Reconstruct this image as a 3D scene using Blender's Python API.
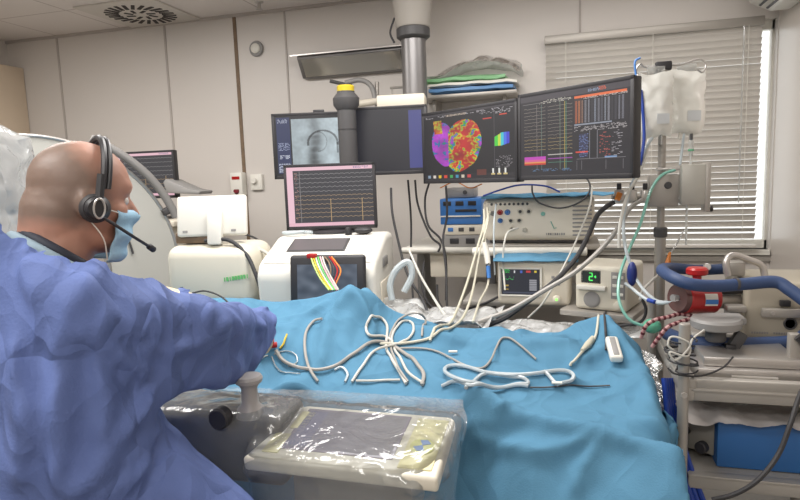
import bpy, bmesh, math, random
import numpy as np
from mathutils import Vector, Matrix, noise
from mathutils.bvhtree import BVHTree

PI = math.pi
for o in list(bpy.data.objects):
    bpy.data.objects.remove(o)
C = bpy.context.scene.collection
SC = bpy.context.scene

# ------------------------------------------------------------------ camera
CAM_H = 1.68
FPX = 600.0
_a, _p, _r = [math.radians(v) for v in (15.6, 7.0, -2.04)]
_f = Vector((-math.sin(_a) * math.cos(_p), math.cos(_a) * math.cos(_p), -math.sin(_p)))
_rt = Vector((math.cos(_a), math.sin(_a), 0))
_up = _rt.cross(_f)
_X = math.cos(_r) * _rt + math.sin(_r) * _up
_U = -math.sin(_r) * _rt + math.cos(_r) * _up
_O = Vector((0, 0, CAM_H))
cd = bpy.data.cameras.new('camera')
cam = bpy.data.objects.new('camera', cd)
C.objects.link(cam)
cam.matrix_world = Matrix(((_X.x, _U.x, -_f.x, 0), (_X.y, _U.y, -_f.y, 0), (_X.z, _U.z, -_f.z, CAM_H), (0, 0, 0, 1)))
cd.sensor_width = 36
cd.lens = 27.0
cd.clip_start = 0.02
SC.camera = cam

# ------------------------------------------------------------------ world, lights, exposure
w = bpy.data.worlds.new('world')
SC.world = w
w.use_nodes = True
w.node_tree.nodes['Background'].inputs[0].default_value = (1.0, 0.955, 0.90, 1)
w.node_tree.nodes['Background'].inputs[1].default_value = 2.2
SC.view_settings.view_transform = 'Standard'
SC.view_settings.look = 'None'
SC.view_settings.gamma = 1.0
SC.view_settings.exposure = 0.0
SC.view_settings.use_curve_mapping = False


def area(name, loc, sx, sy, power, col=(1, 0.965, 0.93), rot=(0, 0, 0)):
    l = bpy.data.lights.new(name, 'AREA')
    l.shape = 'RECTANGLE'
    l.size = sx
    l.size_y = sy
    l.energy = power
    l.color = col
    o = bpy.data.objects.new(name, l)
    o.location = loc
    o.rotation_euler = rot
    C.objects.link(o)
    return o


CEIL = 2.87
YW = 4.0        # back wall
XR = 1.17       # right wall
XL = -4.35      # left wall
YF = -2.2       # wall behind the camera
area('ceiling_lamp', (-2.7, 2.3, CEIL - 0.03), 1.2, 0.6, 42)
area('ceiling_lamp', (-0.7, 2.1, CEIL - 0.03), 1.2, 0.6, 46)
area('ceiling_lamp', (-1.6, 0.3, CEIL - 0.03), 1.2, 0.6, 40)
area('ceiling_lamp', (-0.2, -1.0, CEIL - 0.03), 1.2, 0.6, 42)
area('ceiling_lamp', (0.35, 2.9, CEIL - 0.03), 1.2, 0.6, 13)


def ray(x, y):
    return _X * ((x - 400) / FPX) + _U * ((250 - y) / FPX) + _f


def P(x, y, d):
    return _O + ray(x, y) * d


def AZ(x, y, z):
    d = ray(x, y)
    return _O + d * ((z - CAM_H) / d.z)


def AY(x, y, Y=YW):
    d = ray(x, y)
    return _O + d * (Y / d.y)


# ------------------------------------------------------------------ materials
def lin(c):
    return tuple((v / 255 / 12.92) if v / 255 <= 0.04045 else ((v / 255 + 0.055) / 1.055) ** 2.4 for v in c)


MATS = {}


def mat(name, c, rough=0.5, metal=0.0, bump=0.0, bscale=40, var=0.06, vscale=6, spec=0.5, trans=0, emit=None, sheen=0, sss=0, stretch=None, crumple=None, facet=(5, .03)):
    if name in MATS:
        return MATS[name]
    m = bpy.data.materials.new(name)
    m.use_nodes = True
    nt = m.node_tree
    b = nt.nodes['Principled BSDF']
    L = nt.links
    c = lin(c)
    tc = nt.nodes.new('ShaderNodeTexCoord')
    src = tc.outputs['Object']
    if stretch:
        mp = nt.nodes.new('ShaderNodeMapping')
        mp.inputs['Scale'].default_value = stretch
        L.new(src, mp.inputs[0])
        src = mp.outputs[0]
    n = nt.nodes.new('ShaderNodeTexNoise')
    n.inputs['Scale'].default_value = vscale
    n.inputs['Detail'].default_value = 5
    L.new(src, n.inputs['Vector'])
    mx = nt.nodes.new('ShaderNodeMix')
    mx.data_type = 'RGBA'
    mx.inputs[6].default_value = tuple(v * (1 - var) for v in c) + (1,)
    mx.inputs[7].default_value = tuple(min(1, v * (1 + var)) for v in c) + (1,)
    L.new(n.outputs[0], mx.inputs[0])
    L.new(mx.outputs[2], b.inputs['Base Color'])
    b.inputs['Roughness'].default_value = rough
    b.inputs['Metallic'].default_value = metal
    b.inputs['Specular IOR Level'].default_value = spec
    if trans:
        b.inputs['Transmission Weight'].default_value = trans
    if sheen:
        b.inputs['Sheen Weight'].default_value = sheen
    if sss:
        b.inputs['Subsurface Weight'].default_value = sss
        b.inputs['Subsurface Radius'].default_value = (0.012, 0.005, 0.003)
        b.inputs['Subsurface Scale'].default_value = 1
    if emit:
        b.inputs['Emission Color'].default_value = lin(emit[0]) + (1,)
        b.inputs['Emission Strength'].default_value = emit[1]
    if bump:
        n2 = nt.nodes.new('ShaderNodeTexNoise')
        n2.inputs['Scale'].default_value = bscale
        n2.inputs['Detail'].default_value = 6
        L.new(src, n2.inputs['Vector'])
        bp = nt.nodes.new('ShaderNodeBump')
        bp.inputs['Strength'].default_value = bump
        bp.inputs['Distance'].default_value = 0.004
        L.new(n2.outputs[0], bp.inputs['Height'])
        L.new(bp.outputs[0], b.inputs['Normal'])
    if crumple:
        # folded-sheet relief: ridges where warped noise crosses its middle value
        last = b.inputs['Normal'].links[0].from_socket if b.inputs['Normal'].links else None
        for k_, (sc_, dist_) in enumerate(crumple):
            nn = nt.nodes.new('ShaderNodeTexNoise')
            nn.inputs['Scale'].default_value = sc_
            nn.inputs['Detail'].default_value = 1.0
            nn.inputs['Distortion'].default_value = .7
            mpz = nt.nodes.new('ShaderNodeMapping')
            mpz.inputs['Scale'].default_value = (1, 1, .55)
            L.new(tc.outputs['Object'], mpz.inputs[0])
            L.new(mpz.outputs[0], nn.inputs['Vector'])
            sb_ = nt.nodes.new('ShaderNodeMath')
            sb_.operation = 'SUBTRACT'
            sb_.inputs[1].default_value = .5
            ab_ = nt.nodes.new('ShaderNodeMath')
            ab_.operation = 'ABSOLUTE'
            L.new(nn.outputs[0], sb_.inputs[0])
            L.new(sb_.outputs[0], ab_.inputs[0])
            bp2 = nt.nodes.new('ShaderNodeBump')
            bp2.inputs['Strength'].default_value = 1.0
            bp2.inputs['Distance'].default_value = dist_
            bp2.invert = True
            L.new(ab_.outputs[0], bp2.inputs['Height'])
            if last is not None:
                L.new(last, bp2.inputs['Normal'])
            last = bp2.outputs[0]
        # flat facets between sharp creases
        wn = nt.nodes.new('ShaderNodeTexNoise')
        wn.inputs['Scale'].default_value = 3.0
        L.new(tc.outputs['Object'], wn.inputs['Vector'])
        wa = nt.nodes.new('ShaderNodeVectorMath')
        wa.operation = 'MULTIPLY_ADD'
        wa.inputs[1].default_value = (.35, .35, .35)
        L.new(wn.outputs['Color'], wa.inputs[0])
        L.new(tc.outputs['Object'], wa.inputs[2])
        wm_ = nt.nodes.new('ShaderNodeMapping')
        wm_.inputs['Scale'].default_value = (1, 1, .6)
        L.new(wa.outputs[0], wm_.inputs[0])
        vo = nt.nodes.new('ShaderNodeTexVoronoi')
        vo.feature = 'DISTANCE_TO_EDGE'
        vo.inputs['Scale'].default_value = facet[0]
        L.new(wm_.outputs[0], vo.inputs['Vector'])
        bp3 = nt.nodes.new('ShaderNodeBump')
        bp3.inputs['Distance'].default_value = facet[1]
        L.new(vo.outputs['Distance'], bp3.inputs['Height'])
        L.new(last, bp3.inputs['Normal'])
        L.new(bp3.outputs[0], b.inputs['Normal'])
    MATS[name] = m
    return m


def film(name, tint=(235, 238, 240), haze=0.16, rough=0.12, bscale=14, bump=0.7):
    """thin clear plastic: see-through, a little milky, glossy on its creases"""
    if name in MATS:
        return MATS[name]
    m = bpy.data.materials.new(name)
    m.use_nodes = True
    nt = m.node_tree
    L = nt.links
    for n in list(nt.nodes):
        nt.nodes.remove(n)
    out = nt.nodes.new('ShaderNodeOutputMaterial')
    tr = nt.nodes.new('ShaderNodeBsdfTransparent')
    tr.inputs[0].default_value = lin(tint) + (1,)
    df = nt.nodes.new('ShaderNodeBsdfDiffuse')
    df.inputs[0].default_value = lin((232, 232, 230)) + (1,)
    gl = nt.nodes.new('ShaderNodeBsdfGlossy')
    gl.inputs['Roughness'].default_value = rough
    gl.inputs[0].default_value = (1, 1, 1, 1)
    fr = nt.nodes.new('ShaderNodeFresnel')
    fr.inputs[0].default_value = 1.5
    m1 = nt.nodes.new('ShaderNodeMixShader')
    m1.inputs[0].default_value = haze
    L.new(tr.outputs[0], m1.inputs[1])
    L.new(df.outputs[0], m1.inputs[2])
    m2 = nt.nodes.new('ShaderNodeMixShader')
    L.new(fr.outputs[0], m2.inputs[0])
    L.new(m1.outputs[0], m2.inputs[1])
    L.new(gl.outputs[0], m2.inputs[2])
    tc = nt.nodes.new('ShaderNodeTexCoord')
    n2 = nt.nodes.new('ShaderNodeTexNoise')
    n2.inputs['Scale'].default_value = bscale
    n2.inputs['Detail'].default_value = 3
    n2.inputs['Distortion'].default_value = 1.5
    L.new(tc.outputs['Object'], n2.inputs['Vector'])
    bp = nt.nodes.new('ShaderNodeBump')
    bp.inputs['Strength'].default_value = bump
    bp.inputs['Distance'].default_value = 0.03
    L.new(n2.outputs[0], bp.inputs['Height'])
    L.new(bp.outputs[0], gl.inputs['Normal'])
    L.new(bp.outputs[0], fr.inputs['Normal'])
    L.new(m2.outputs[0], out.inputs[0])
    MATS[name] = m
    return m


def attr_mat(name, strength):
    if name in MATS:
        return MATS[name]
    m = bpy.data.materials.new(name)
    m.use_nodes = True
    nt = m.node_tree
    b = nt.nodes['Principled BSDF']
    a = nt.nodes.new('ShaderNodeAttribute')
    a.attribute_name = 'picture'
    b.inputs['Roughness'].default_value = 0.35
    b.inputs['Base Color'].default_value = (0.02, 0.02, 0.022, 1)
    nt.links.new(a.outputs['Color'], b.inputs['Emission Color'])
    b.inputs['Emission Strength'].default_value = strength
    MATS[name] = m
    return m


M = dict(
    beige=mat('beige_plastic', (222, 214, 198), 0.45, var=0.03),
    white=mat('white_plastic', (222, 219, 210), 0.4, var=0.03),
    cream=mat('cream_enamel', (214, 208, 192), 0.35, var=0.03),
    grey=mat('grey_plastic', (140, 138, 136), 0.5, var=0.05),
    dgrey=mat('dark_grey_plastic', (72, 71, 72), 0.5, var=0.06),
    black=mat('black_plastic', (44, 43, 46), 0.45, var=0.1),
    rubber=mat('black_rubber', (52, 51, 53), 0.6),
    steel=mat('brushed_steel', (192, 188, 184), 0.32, .75, bump=0.05, bscale=90, var=0.05),
    alu=mat('satin_aluminium', (168, 163, 156), 0.42, 0.4, var=0.05),
    column=mat('column_metal', (132, 130, 130), 0.38, 0.7, var=0.05),
    drape=mat('blue_drape_fabric', (84, 130, 158), 0.85, bump=0.25, bscale=260, var=0.05, vscale=9, spec=0.15, crumple=((3.2, .05), (8, .014)), facet=(3.6, .022)),
    gown=mat('blue_gown_fabric', (94, 111, 162), 0.72, bump=0.3, bscale=180, var=0.07, vscale=12, spec=0.25, crumple=((3.4, .08), (8, .022)), facet=(6.5, .042)),
    bluebox=mat('blue_enamel', (38, 92, 150), 0.45, var=0.06),
    navy=mat('navy_foam', (46, 66, 104), 0.55, bump=0.1, bscale=80),
    navyrub=mat('navy_collar', (34, 38, 50), 0.7, bump=0.2),
    blueplastic=mat('bright_blue_plastic', (62, 120, 190), 0.4),
    bluehose=mat('blue_hose', (30, 62, 150), 0.35),
    red=mat('red_plastic', (168, 34, 34), 0.3),
    darkred=mat('dark_red_plastic', (110, 22, 34), 0.35),
    yellow=mat('yellow_plastic', (204, 178, 44), 0.4),
    green=mat('green_plastic', (104, 184, 108), 0.45),
    teal=mat('teal_tube', (142, 204, 188), 0.25, trans=0.25),
    orange=mat('orange_plastic', (214, 128, 52), 0.4),
    pink=mat('pink_plastic', (222, 170, 176), 0.4),
    cablew=mat('white_cable', (196, 194, 186), 0.45, var=0.03),
    cablec=mat('cream_cable', (192, 188, 170), 0.45, var=0.03),
    cableg=mat('grey_cable', (156, 152, 146), 0.45, var=0.03),
    tubing=mat('milky_tubing', (204, 214, 218), 0.22, trans=0.3),
    clear=mat('clear_vinyl', (226, 228, 226), 0.12, trans=0.7),
    bag=mat('infusion_bag_plastic', (244, 244, 238), 0.2, trans=0.25, bump=0.3, bscale=12),
    glove=mat('latex_glove', (222, 204, 168), 0.5, bump=0.15, bscale=60),
    film=film('clear_film'),
    film2=film('milky_film', haze=0.5, bscale=9, bump=0.9),
    slat=mat('blind_slat', (212, 207, 200), 0.4, var=0.02),
    outside_glass=film('window_glass', haze=0.02, rough=0.02, bump=0.0),
    paper=mat('paper', (226, 222, 212), 0.7),
    brown=mat('brown_strip', (118, 98, 78), 0.6, var=0.35, vscale=30),
    seam=mat('panel_joint', (176, 168, 162), 0.5),
)

# ------------------------------------------------------------------ geometry helpers


class MB:
    def __init__(s):
        s.bm = bmesh.new()

    def _merge(s, b2, mtx=None):
        me = bpy.data.meshes.new('tmp')
        if mtx is not None:
            bmesh.ops.transform(b2, matrix=mtx, verts=b2.verts)
        b2.to_mesh(me)
        b2.free()
        s.bm.from_mesh(me)
        bpy.data.meshes.remove(me)

    def box(s, c, size, bev=0.0, seg=2, rot=None, taper=None):
        b = bmesh.new()
        bmesh.ops.create_cube(b, size=1)
        for v in b.verts:
            t = 1.0
            if taper and v.co.z > 0:
                t = taper
            v.co = Vector((v.co.x * size[0] * t, v.co.y * size[1] * t, v.co.z * size[2]))
        if bev > 0:
            bmesh.ops.bevel(b, geom=b.edges[:], offset=min(bev, 0.48 * min(size)), segments=seg, profile=0.5, affect='EDGES')
        m = Matrix.Translation(Vector(c))
        if rot is not None:
            m = m @ (rot.to_4x4() if isinstance(rot, Matrix) else Matrix.Rotation(rot, 4, 'Z'))
        s._merge(b, m)
        return s

    def prism(s, prof, axis, a, b_, bev=0.0, seg=2):
        """prof: 2-D outline; extruded along axis from a to b_.  axis 'x': prof is (y,z); 'y': (x,z); 'z': (x,y)"""
        b = bmesh.new()

        def mk(p, t):
            return {'x': (t, p[0], p[1]), 'y': (p[0], t, p[1]), 'z': (p[0], p[1], t)}[axis]
        v0 = [b.verts.new(mk(p, a)) for p in prof]
        v1 = [b.verts.new(mk(p, b_)) for p in prof]
        n = len(prof)
        b.faces.new(v0)
        b.faces.new(v1)
        for i in range(n):
            b.faces.new((v0[i], v0[(i + 1) % n], v1[(i + 1) % n], v1[i]))
        bmesh.ops.recalc_face_normals(b, faces=b.faces[:])
        if bev > 0:
            bmesh.ops.bevel(b, geom=b.edges[:], offset=bev, segments=seg, profile=0.5, affect='EDGES')
        s._merge(b)
        return s

    def tube(s, pts, r, seg=10, cap=True, radii=None, closed=False):
        pts = [Vector(p) for p in pts]
        n = len(pts)
        rings = []
        up = None
        for i, p in enumerate(pts):
            if closed:
                t = (pts[(i + 1) % n] - pts[i - 1])
            else:
                t = pts[min(i + 1, n - 1)] - pts[max(i - 1, 0)]
            if t.length < 1e-9:
                t = Vector((0, 0, 1))
            t.normalize()
            if up is None:
                up = Vector((0, 0, 1)) if abs(t.z) < 0.9 else Vector((1, 0, 0))
            up = (up - t * up.dot(t))
            if up.length < 1e-6:
                up = t.orthogonal()
            up.normalize()
            sd = t.cross(up)
            rr = radii[i] if radii else r
            rings.append([s.bm.verts.new(p + (up * math.cos(2 * PI * k / seg) + sd * math.sin(2 * PI * k / seg)) * rr) for k in range(seg)])
        for i in range(n if closed else n - 1):
            A, B = rings[i], rings[(i + 1) % n]
            for k in range(seg):
                s.bm.faces.new((A[k], A[(k + 1) % seg], B[(k + 1) % seg], B[k]))
        if cap and not closed:
            s.bm.faces.new(list(reversed(rings[0])))
            s.bm.faces.new(rings[-1])
        return s

    def cyl(s, a, b, r, r2=None, seg=24, bev=0.0):
        a, b = Vector(a), Vector(b)
        if bev > 0:
            d = (b - a).normalized()
            r2 = r if r2 is None else r2
            return s.tube([a, a + d * 1e-4, a + d * bev, b - d * bev, b - d * 1e-4, b], r, seg, True,
                          [r - bev, r - bev * 0.99, r, r2, r2 - bev * 0.99, r2 - bev])
        return s.tube([a, b], r, seg, True, [r, r if r2 is None else r2])

    def ell(s, c, rad, rot=None, sub=3):
        b = bmesh.new()
        bmesh.ops.create_icosphere(b, subdivisions=sub, radius=1)
        m = Matrix.Translation(Vector(c))
        if rot is not None:
            m = m @ rot.to_4x4()
        m = m @ Matrix.Diagonal(Vector((rad[0], rad[1], rad[2], 1)))
        s._merge(b, m)
        return s

    def lathe(s, c, prof, seg=32, axis='z'):
        """prof: (r, h)"""
        c = Vector(c)
        rings = []
        for r, h in prof:
            ring = []
            for k in range(seg):
                a = 2 * PI * k / seg
                v = (r * math.cos(a), r * math.sin(a), h)
                if axis == 'y':
                    v = (v[0], v[2], v[1])
                if axis == 'x':
                    v = (v[2], v[0], v[1])
                ring.append(s.bm.verts.new(c + Vector(v)))
            rings.append(ring)
        for A, B in zip(rings, rings[1:]):
            for k in range(seg):
                s.bm.faces.new((A[k], A[(k + 1) % seg], B[(k + 1) % seg], B[k]))
        s.bm.faces.new(rings[0])
        s.bm.faces.new(rings[-1])
        return s

    def grid(s, nx, ny, fn):
        vs = [[s.bm.verts.new(fn(i / (nx - 1), j / (ny - 1))) for i in range(nx)] for j in range(ny)]
        for j in range(ny - 1):
            for i in range(nx - 1):
                s.bm.faces.new((vs[j][i], vs[j][i + 1], vs[j + 1][i + 1], vs[j + 1][i]))
        return s

    def build(s, name, m, parent=None, smooth=True, angle=40, recalc=True):
        if recalc:
            bmesh.ops.recalc_face_normals(s.bm, faces=s.bm.faces[:])
        me = bpy.data.meshes.new(name)
        s.bm.to_mesh(me)
        s.bm.free()
        o = bpy.data.objects.new(name, me)
        C.objects.link(o)
        me.materials.append(m)
        if smooth:
            me.polygons.foreach_set('use_smooth', [True] * len(me.polygons))
            try:
                me.set_sharp_from_angle(angle=math.radians(angle))
            except Exception:
                pass
        if parent is not None:
            o.parent = parent
        return o


def thing(name, label, cat, loc=(0, 0, 0), rz=0.0, group=None):
    o = bpy.data.objects.new(name, None)
    o.empty_display_size = 0.05
    C.objects.link(o)
    o.location = loc
    o.rotation_euler = (0, 0, rz)
    o['label'] = label
    o['category'] = cat
    if group:
        o['group'] = group
    return o


def tag(o, label, cat, group=None, kind=None):
    o['label'] = label
    o['category'] = cat
    if group:
        o['group'] = group
    if kind:
        o['kind'] = kind
    return o


def struct(name, mb, m, parent=None, smooth=False):
    o = mb.build(name, m, parent, smooth)
    if parent is None:
        o['kind'] = 'structure'
    return o


def smooth_path(pts, n=8, closed=False):
    pts = [Vector(p) for p in pts]
    out = []
    N = len(pts)
    for i in range(N if closed else N - 1):
        if closed:
            p0, p1, p2, p3 = pts[i - 1], pts[i], pts[(i + 1) % N], pts[(i + 2) % N]
        else:
            p1, p2 = pts[i], pts[i + 1]
            p0 = pts[i - 1] if i > 0 else p1 * 2 - p2
            p3 = pts[i + 2] if i + 2 < N else p2 * 2 - p1
        for k in range(n):
            t = k / n
            out.append(0.5 * ((2 * p1) + (p2 - p0) * t + (2 * p0 - 5 * p1 + 4 * p2 - p3) * t * t + (3 * p1 - p0 - 3 * p2 + p3) * t ** 3))
    if not closed:
        out.append(pts[-1])
    return out


def cable(name, pts, r, m, label, cat='cable', group=None, n=8, seg=8, parent=None):
    o = MB().tube(smooth_path(pts, n), r, seg).build(name, m, parent)
    if parent is None:
        tag(o, label, cat, group)
    return o


def pxcable(name, pp, r, m, label, cat='cable', group=None, **k):
    return cable(name, [P(*q) for q in pp], r, m, label, cat, group, **k)


# ---- display pictures: one coloured face for each dot of the panel
def canvas(wd, ht, bg):
    a = np.zeros((ht, wd, 3))
    a[:] = np.array(bg) / 255.0
    return a


def rect(a, x0, y0, x1, y1, c):
    h, w_ = a.shape[:2]
    a[int(y0 * h):max(int(y0 * h) + 1, int(y1 * h)), int(x0 * w_):max(int(x0 * w_) + 1, int(x1 * w_))] = np.array(c) / 255.0


def hline(a, x0, x1, y, c):
    rect(a, x0, y, x1, y + 0.5 / a.shape[0], c)


def vline(a, x, y0, y1, c):
    rect(a, x, y0, x + 0.5 / a.shape[1], y1, c)


def specks(a, x0, y0, x1, y1, c, dens, rnd, ww=2):
    h, w_ = a.shape[:2]
    for j in range(int(y0 * h), int(y1 * h), 2):
        i = int(x0 * w_)
        while i < int(x1 * w_):
            L_ = rnd.randint(1, ww)
            if rnd.random() < dens:
                a[j, i:i + L_] = np.array(c) / 255.0
            i += L_ + 1


def screen(a, wd, ht, parent, strength=1.0, y=0.0, name='display_panel', cz=0.0, cx=0.0, tilt=None):
    H_, W_ = a.shape[:2]
    xs = np.linspace(-wd / 2, wd / 2, W_ + 1) + cx
    zs = np.linspace(ht / 2, -ht / 2, H_ + 1) + cz
    gx, gz = np.meshgrid(xs, zs)
    v = np.stack([gx.ravel(), np.full(gx.size, y), gz.ravel()], 1)
    idx = np.arange((H_ + 1) * (W_ + 1)).reshape(H_ + 1, W_ + 1)
    f = np.stack([idx[:-1, :-1].ravel(), idx[1:, :-1].ravel(), idx[1:, 1:].ravel(), idx[:-1, 1:].ravel()], 1)
    me = bpy.data.meshes.new(name)
    me.from_pydata(v.tolist(), [], f.tolist())
    at = me.attributes.new('picture', 'FLOAT_COLOR', 'FACE')
    l = np.where(a <= 0.04045, a / 12.92, ((a + 0.055) / 1.055) ** 2.4)
    l = np.concatenate([l.reshape(-1, 3), np.ones((H_ * W_, 1))], 1)
    at.data.foreach_set('color', l.ravel())
    me.materials.append(attr_mat('lit_display_%g' % strength, strength))
    o = bpy.data.objects.new(name, me)
    C.objects.link(o)
    o.parent = parent
    if tilt is not None:
        o.matrix_local = tilt
    return o


# ------------------------------------------------------------------ cloth: position based solver
def colour_edges(E, nv, seed=0):
    col = np.full(len(E), -1)
    used = [0] * nv
    for i, (a, b) in enumerate(E.tolist()):
        m_ = used[a] | used[b]
        c = 0
        while m_ >> c & 1:
            c += 1
        col[i] = c
        used[a] |= 1 << c
        used[b] |= 1 << c
    return [np.where(col == c)[0] for c in range(col.max() + 1)]


def box_push(x, c, h, r=0.0, rz=0.0):
    c = np.array(c)
    h = np.array(h)
    p = x - c
    if rz:
        cs, sn = math.cos(-rz), math.sin(-rz)
        p = np.stack([p[:, 0] * cs - p[:, 1] * sn, p[:, 0] * sn + p[:, 1] * cs, p[:, 2]], 1)
    hr = h - r
    q = np.clip(p, -hr, hr)
    d = p - q
    L_ = np.linalg.norm(d, axis=1)
    out = p.copy()
    near = (L_ < r) & (L_ > 1e-9)
    out[near] = q[near] + d[near] / L_[near, None] * r
    ins = L_ <= 1e-9
    if ins.any():
        pi = p[ins]
        g = hr - np.abs(pi)
        g[:, 2] += (pi[:, 2] < 0) * 9
        k = g.argmin(1)
        sgn = np.where(pi[np.arange(len(pi)), k] >= 0, 1, -1)
        pi[np.arange(len(pi)), k] = sgn * h[k]
        out[ins] = pi
    if rz:
        cs, sn = math.cos(rz), math.sin(rz)
        out = np.stack([out[:, 0] * cs - out[:, 1] * sn, out[:, 0] * sn + out[:, 1] * cs, out[:, 2]], 1)
    return out + c


def cap_push(x, a, b, ra, rb=None):
    rb = ra if rb is None else rb
    a = np.array(a)
    b = np.array(b)
    ab = b - a
    t = np.clip(((x - a) @ ab) / max(ab @ ab, 1e-12), 0, 1)
    q = a + t[:, None] * ab
    r = ra + (rb - ra) * t
    d = x - q
    L_ = np.linalg.norm(d, axis=1)
    ins = (L_ < r) & (L_ > 1e-9)
    x = x.copy()
    x[ins] = q[ins] + d[ins] / L_[ins, None] * r[ins, None]
    return x


def simulate(x, E, rest, Eb, restb, collide, steps, iters, g=-9.8, dt=0.012, damp=0.97, pin=None, kb=0.15, fric=0.5, wind=None):
    nv = len(x)
    grp = colour_edges(E, nv)
    grpb = colour_edges(Eb, nv)
    w_ = np.ones(nv)
    if pin is not None:
        w_[pin] = 0
    xo = x.copy()
    gr = [(E[i, 0], E[i, 1], rest[i], 1.0) for i in grp]
    gb = [(Eb[i, 0], Eb[i, 1], restb[i], kb) for i in grpb]

    def solve(x, lst):
        for a, b, r, k in lst:
            d = x[b] - x[a]
            L_ = np.sqrt((d * d).sum(1)) + 1e-12
            wa = w_[a]
            wb = w_[b]
            s_ = k * (L_ - r) / L_ / np.maximum(wa + wb, 1e-9)
            d *= s_[:, None]
            x[a] += d * wa[:, None]
            x[b] -= d * wb[:, None]
    for s in range(steps):
        v = (x - xo) * damp
        vl = np.linalg.norm(v, axis=1)
        cl = np.minimum(1, 0.02 / (vl + 1e-9))
        v *= cl[:, None]
        xo = x.copy()
        x = x + v * w_[:, None]
        x[:, 2] += g * dt * dt * w_
        if wind is not None:
            x += wind * w_[:, None]
        for it in range(iters):
            solve(x, gr)
            if it % 3 == 0:
                solve(x, gb)
        x2 = collide(x)
        hit = (np.abs(x2 - x).sum(1) > 1e-7) & (w_ > 0)
        nn = x2[hit] - x[hit]
        nn /= np.linalg.norm(nn, axis=1)[:, None]
        dd = x2[hit] - xo[hit]
        tt = dd - nn * (dd * nn).sum(1)[:, None]
        x[hit] = x2[hit] - tt * fric
        xo[hit] = x[hit]
    return x


def grid_cloth(nx, ny, fn, rest_scale=1.0):
    u = np.linspace(0, 1, nx)
    v = np.linspace(0, 1, ny)
    x = np.array([fn(a, b) for b in v for a in u], float)
    idx = np.arange(nx * ny).reshape(ny, nx)
    e = [np.stack([idx[:, :-1].ravel(), idx[:, 1:].ravel()], 1), np.stack([idx[:-1].ravel(), idx[1:].ravel()], 1)]
    sh = [np.stack([idx[:-1, :-1].ravel(), idx[1:, 1:].ravel()], 1), np.stack([idx[:-1, 1:].ravel(), idx[1:, :-1].ravel()], 1)]
    bd = [np.stack([idx[:, :-2].ravel(), idx[:, 2:].ravel()], 1), np.stack([idx[:-2].ravel(), idx[2:].ravel()], 1)]
    E_ = np.concatenate(e)
    B_ = np.concatenate(sh + bd)
    L = lambda q: np.linalg.norm(x[q[:, 0]] - x[q[:, 1]], axis=1) * rest_scale
    f = np.stack([idx[:-1, :-1].ravel(), idx[:-1, 1:].ravel(), idx[1:, 1:].ravel(), idx[1:, :-1].ravel()], 1)
    return x, E_, L(E_), B_, L(B_), f


def mesh_obj(name, v, f, m, parent=None, subsurf=0, solid=0):
    me = bpy.data.meshes.new(name)
    me.from_pydata([tuple(map(float, p)) for p in v], [], [tuple(map(int, q)) for q in f])
    me.polygons.foreach_set('use_smooth', [True] * len(me.polygons))
    me.materials.append(m)
    o = bpy.data.objects.new(name, me)
    C.objects.link(o)
    if solid:
        md = o.modifiers.new('thickness', 'SOLIDIFY')
        md.thickness = solid
        md.offset = 0
    if subsurf:
        md = o.modifiers.new('smooth', 'SUBSURF')
        md.levels = subsurf
        md.render_levels = subsurf
    if parent is not None:
        o.parent = parent
    return o


def remeshed(mb, voxel, smooth=6, fac=0.5):
    """union of overlapping closed shapes as one continuous surface -> (verts, faces)"""
    me = bpy.data.meshes.new('tmp')
    bmesh.ops.recalc_face_normals(mb.bm, faces=mb.bm.faces[:])
    mb.bm.to_mesh(me)
    mb.bm.free()
    o = bpy.data.objects.new('tmp', me)
    C.objects.link(o)
    md = o.modifiers.new('r', 'REMESH')
    md.mode = 'VOXEL'
    md.voxel_size = voxel
    if smooth:
        ms = o.modifiers.new('s', 'SMOOTH')
        ms.iterations = smooth
        ms.factor = fac
    dg = bpy.context.evaluated_depsgraph_get()
    ev = o.evaluated_get(dg)
    m2 = ev.to_mesh()
    v = np.zeros(len(m2.vertices) * 3)
    m2.vertices.foreach_get('co', v)
    v = v.reshape(-1, 3).copy()
    f = [tuple(p.vertices) for p in m2.polygons]
    ev.to_mesh_clear()
    bpy.data.objects.remove(o)
    bpy.data.meshes.remove(me)
    return v, f


def vnormals(v, f):
    n = np.zeros_like(v)
    q = np.array([list(t) if len(t) == 4 else list(t) + [t[-1]] for t in f])
    nn = np.cross(v[q[:, 2]] - v[q[:, 0]], v[q[:, 3]] - v[q[:, 1]])
    if len(nn):
        for k_ in range(4):
            np.add.at(n, q[:, k_], nn)
    return n / (np.linalg.norm(n, axis=1)[:, None] + 1e-12)


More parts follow.
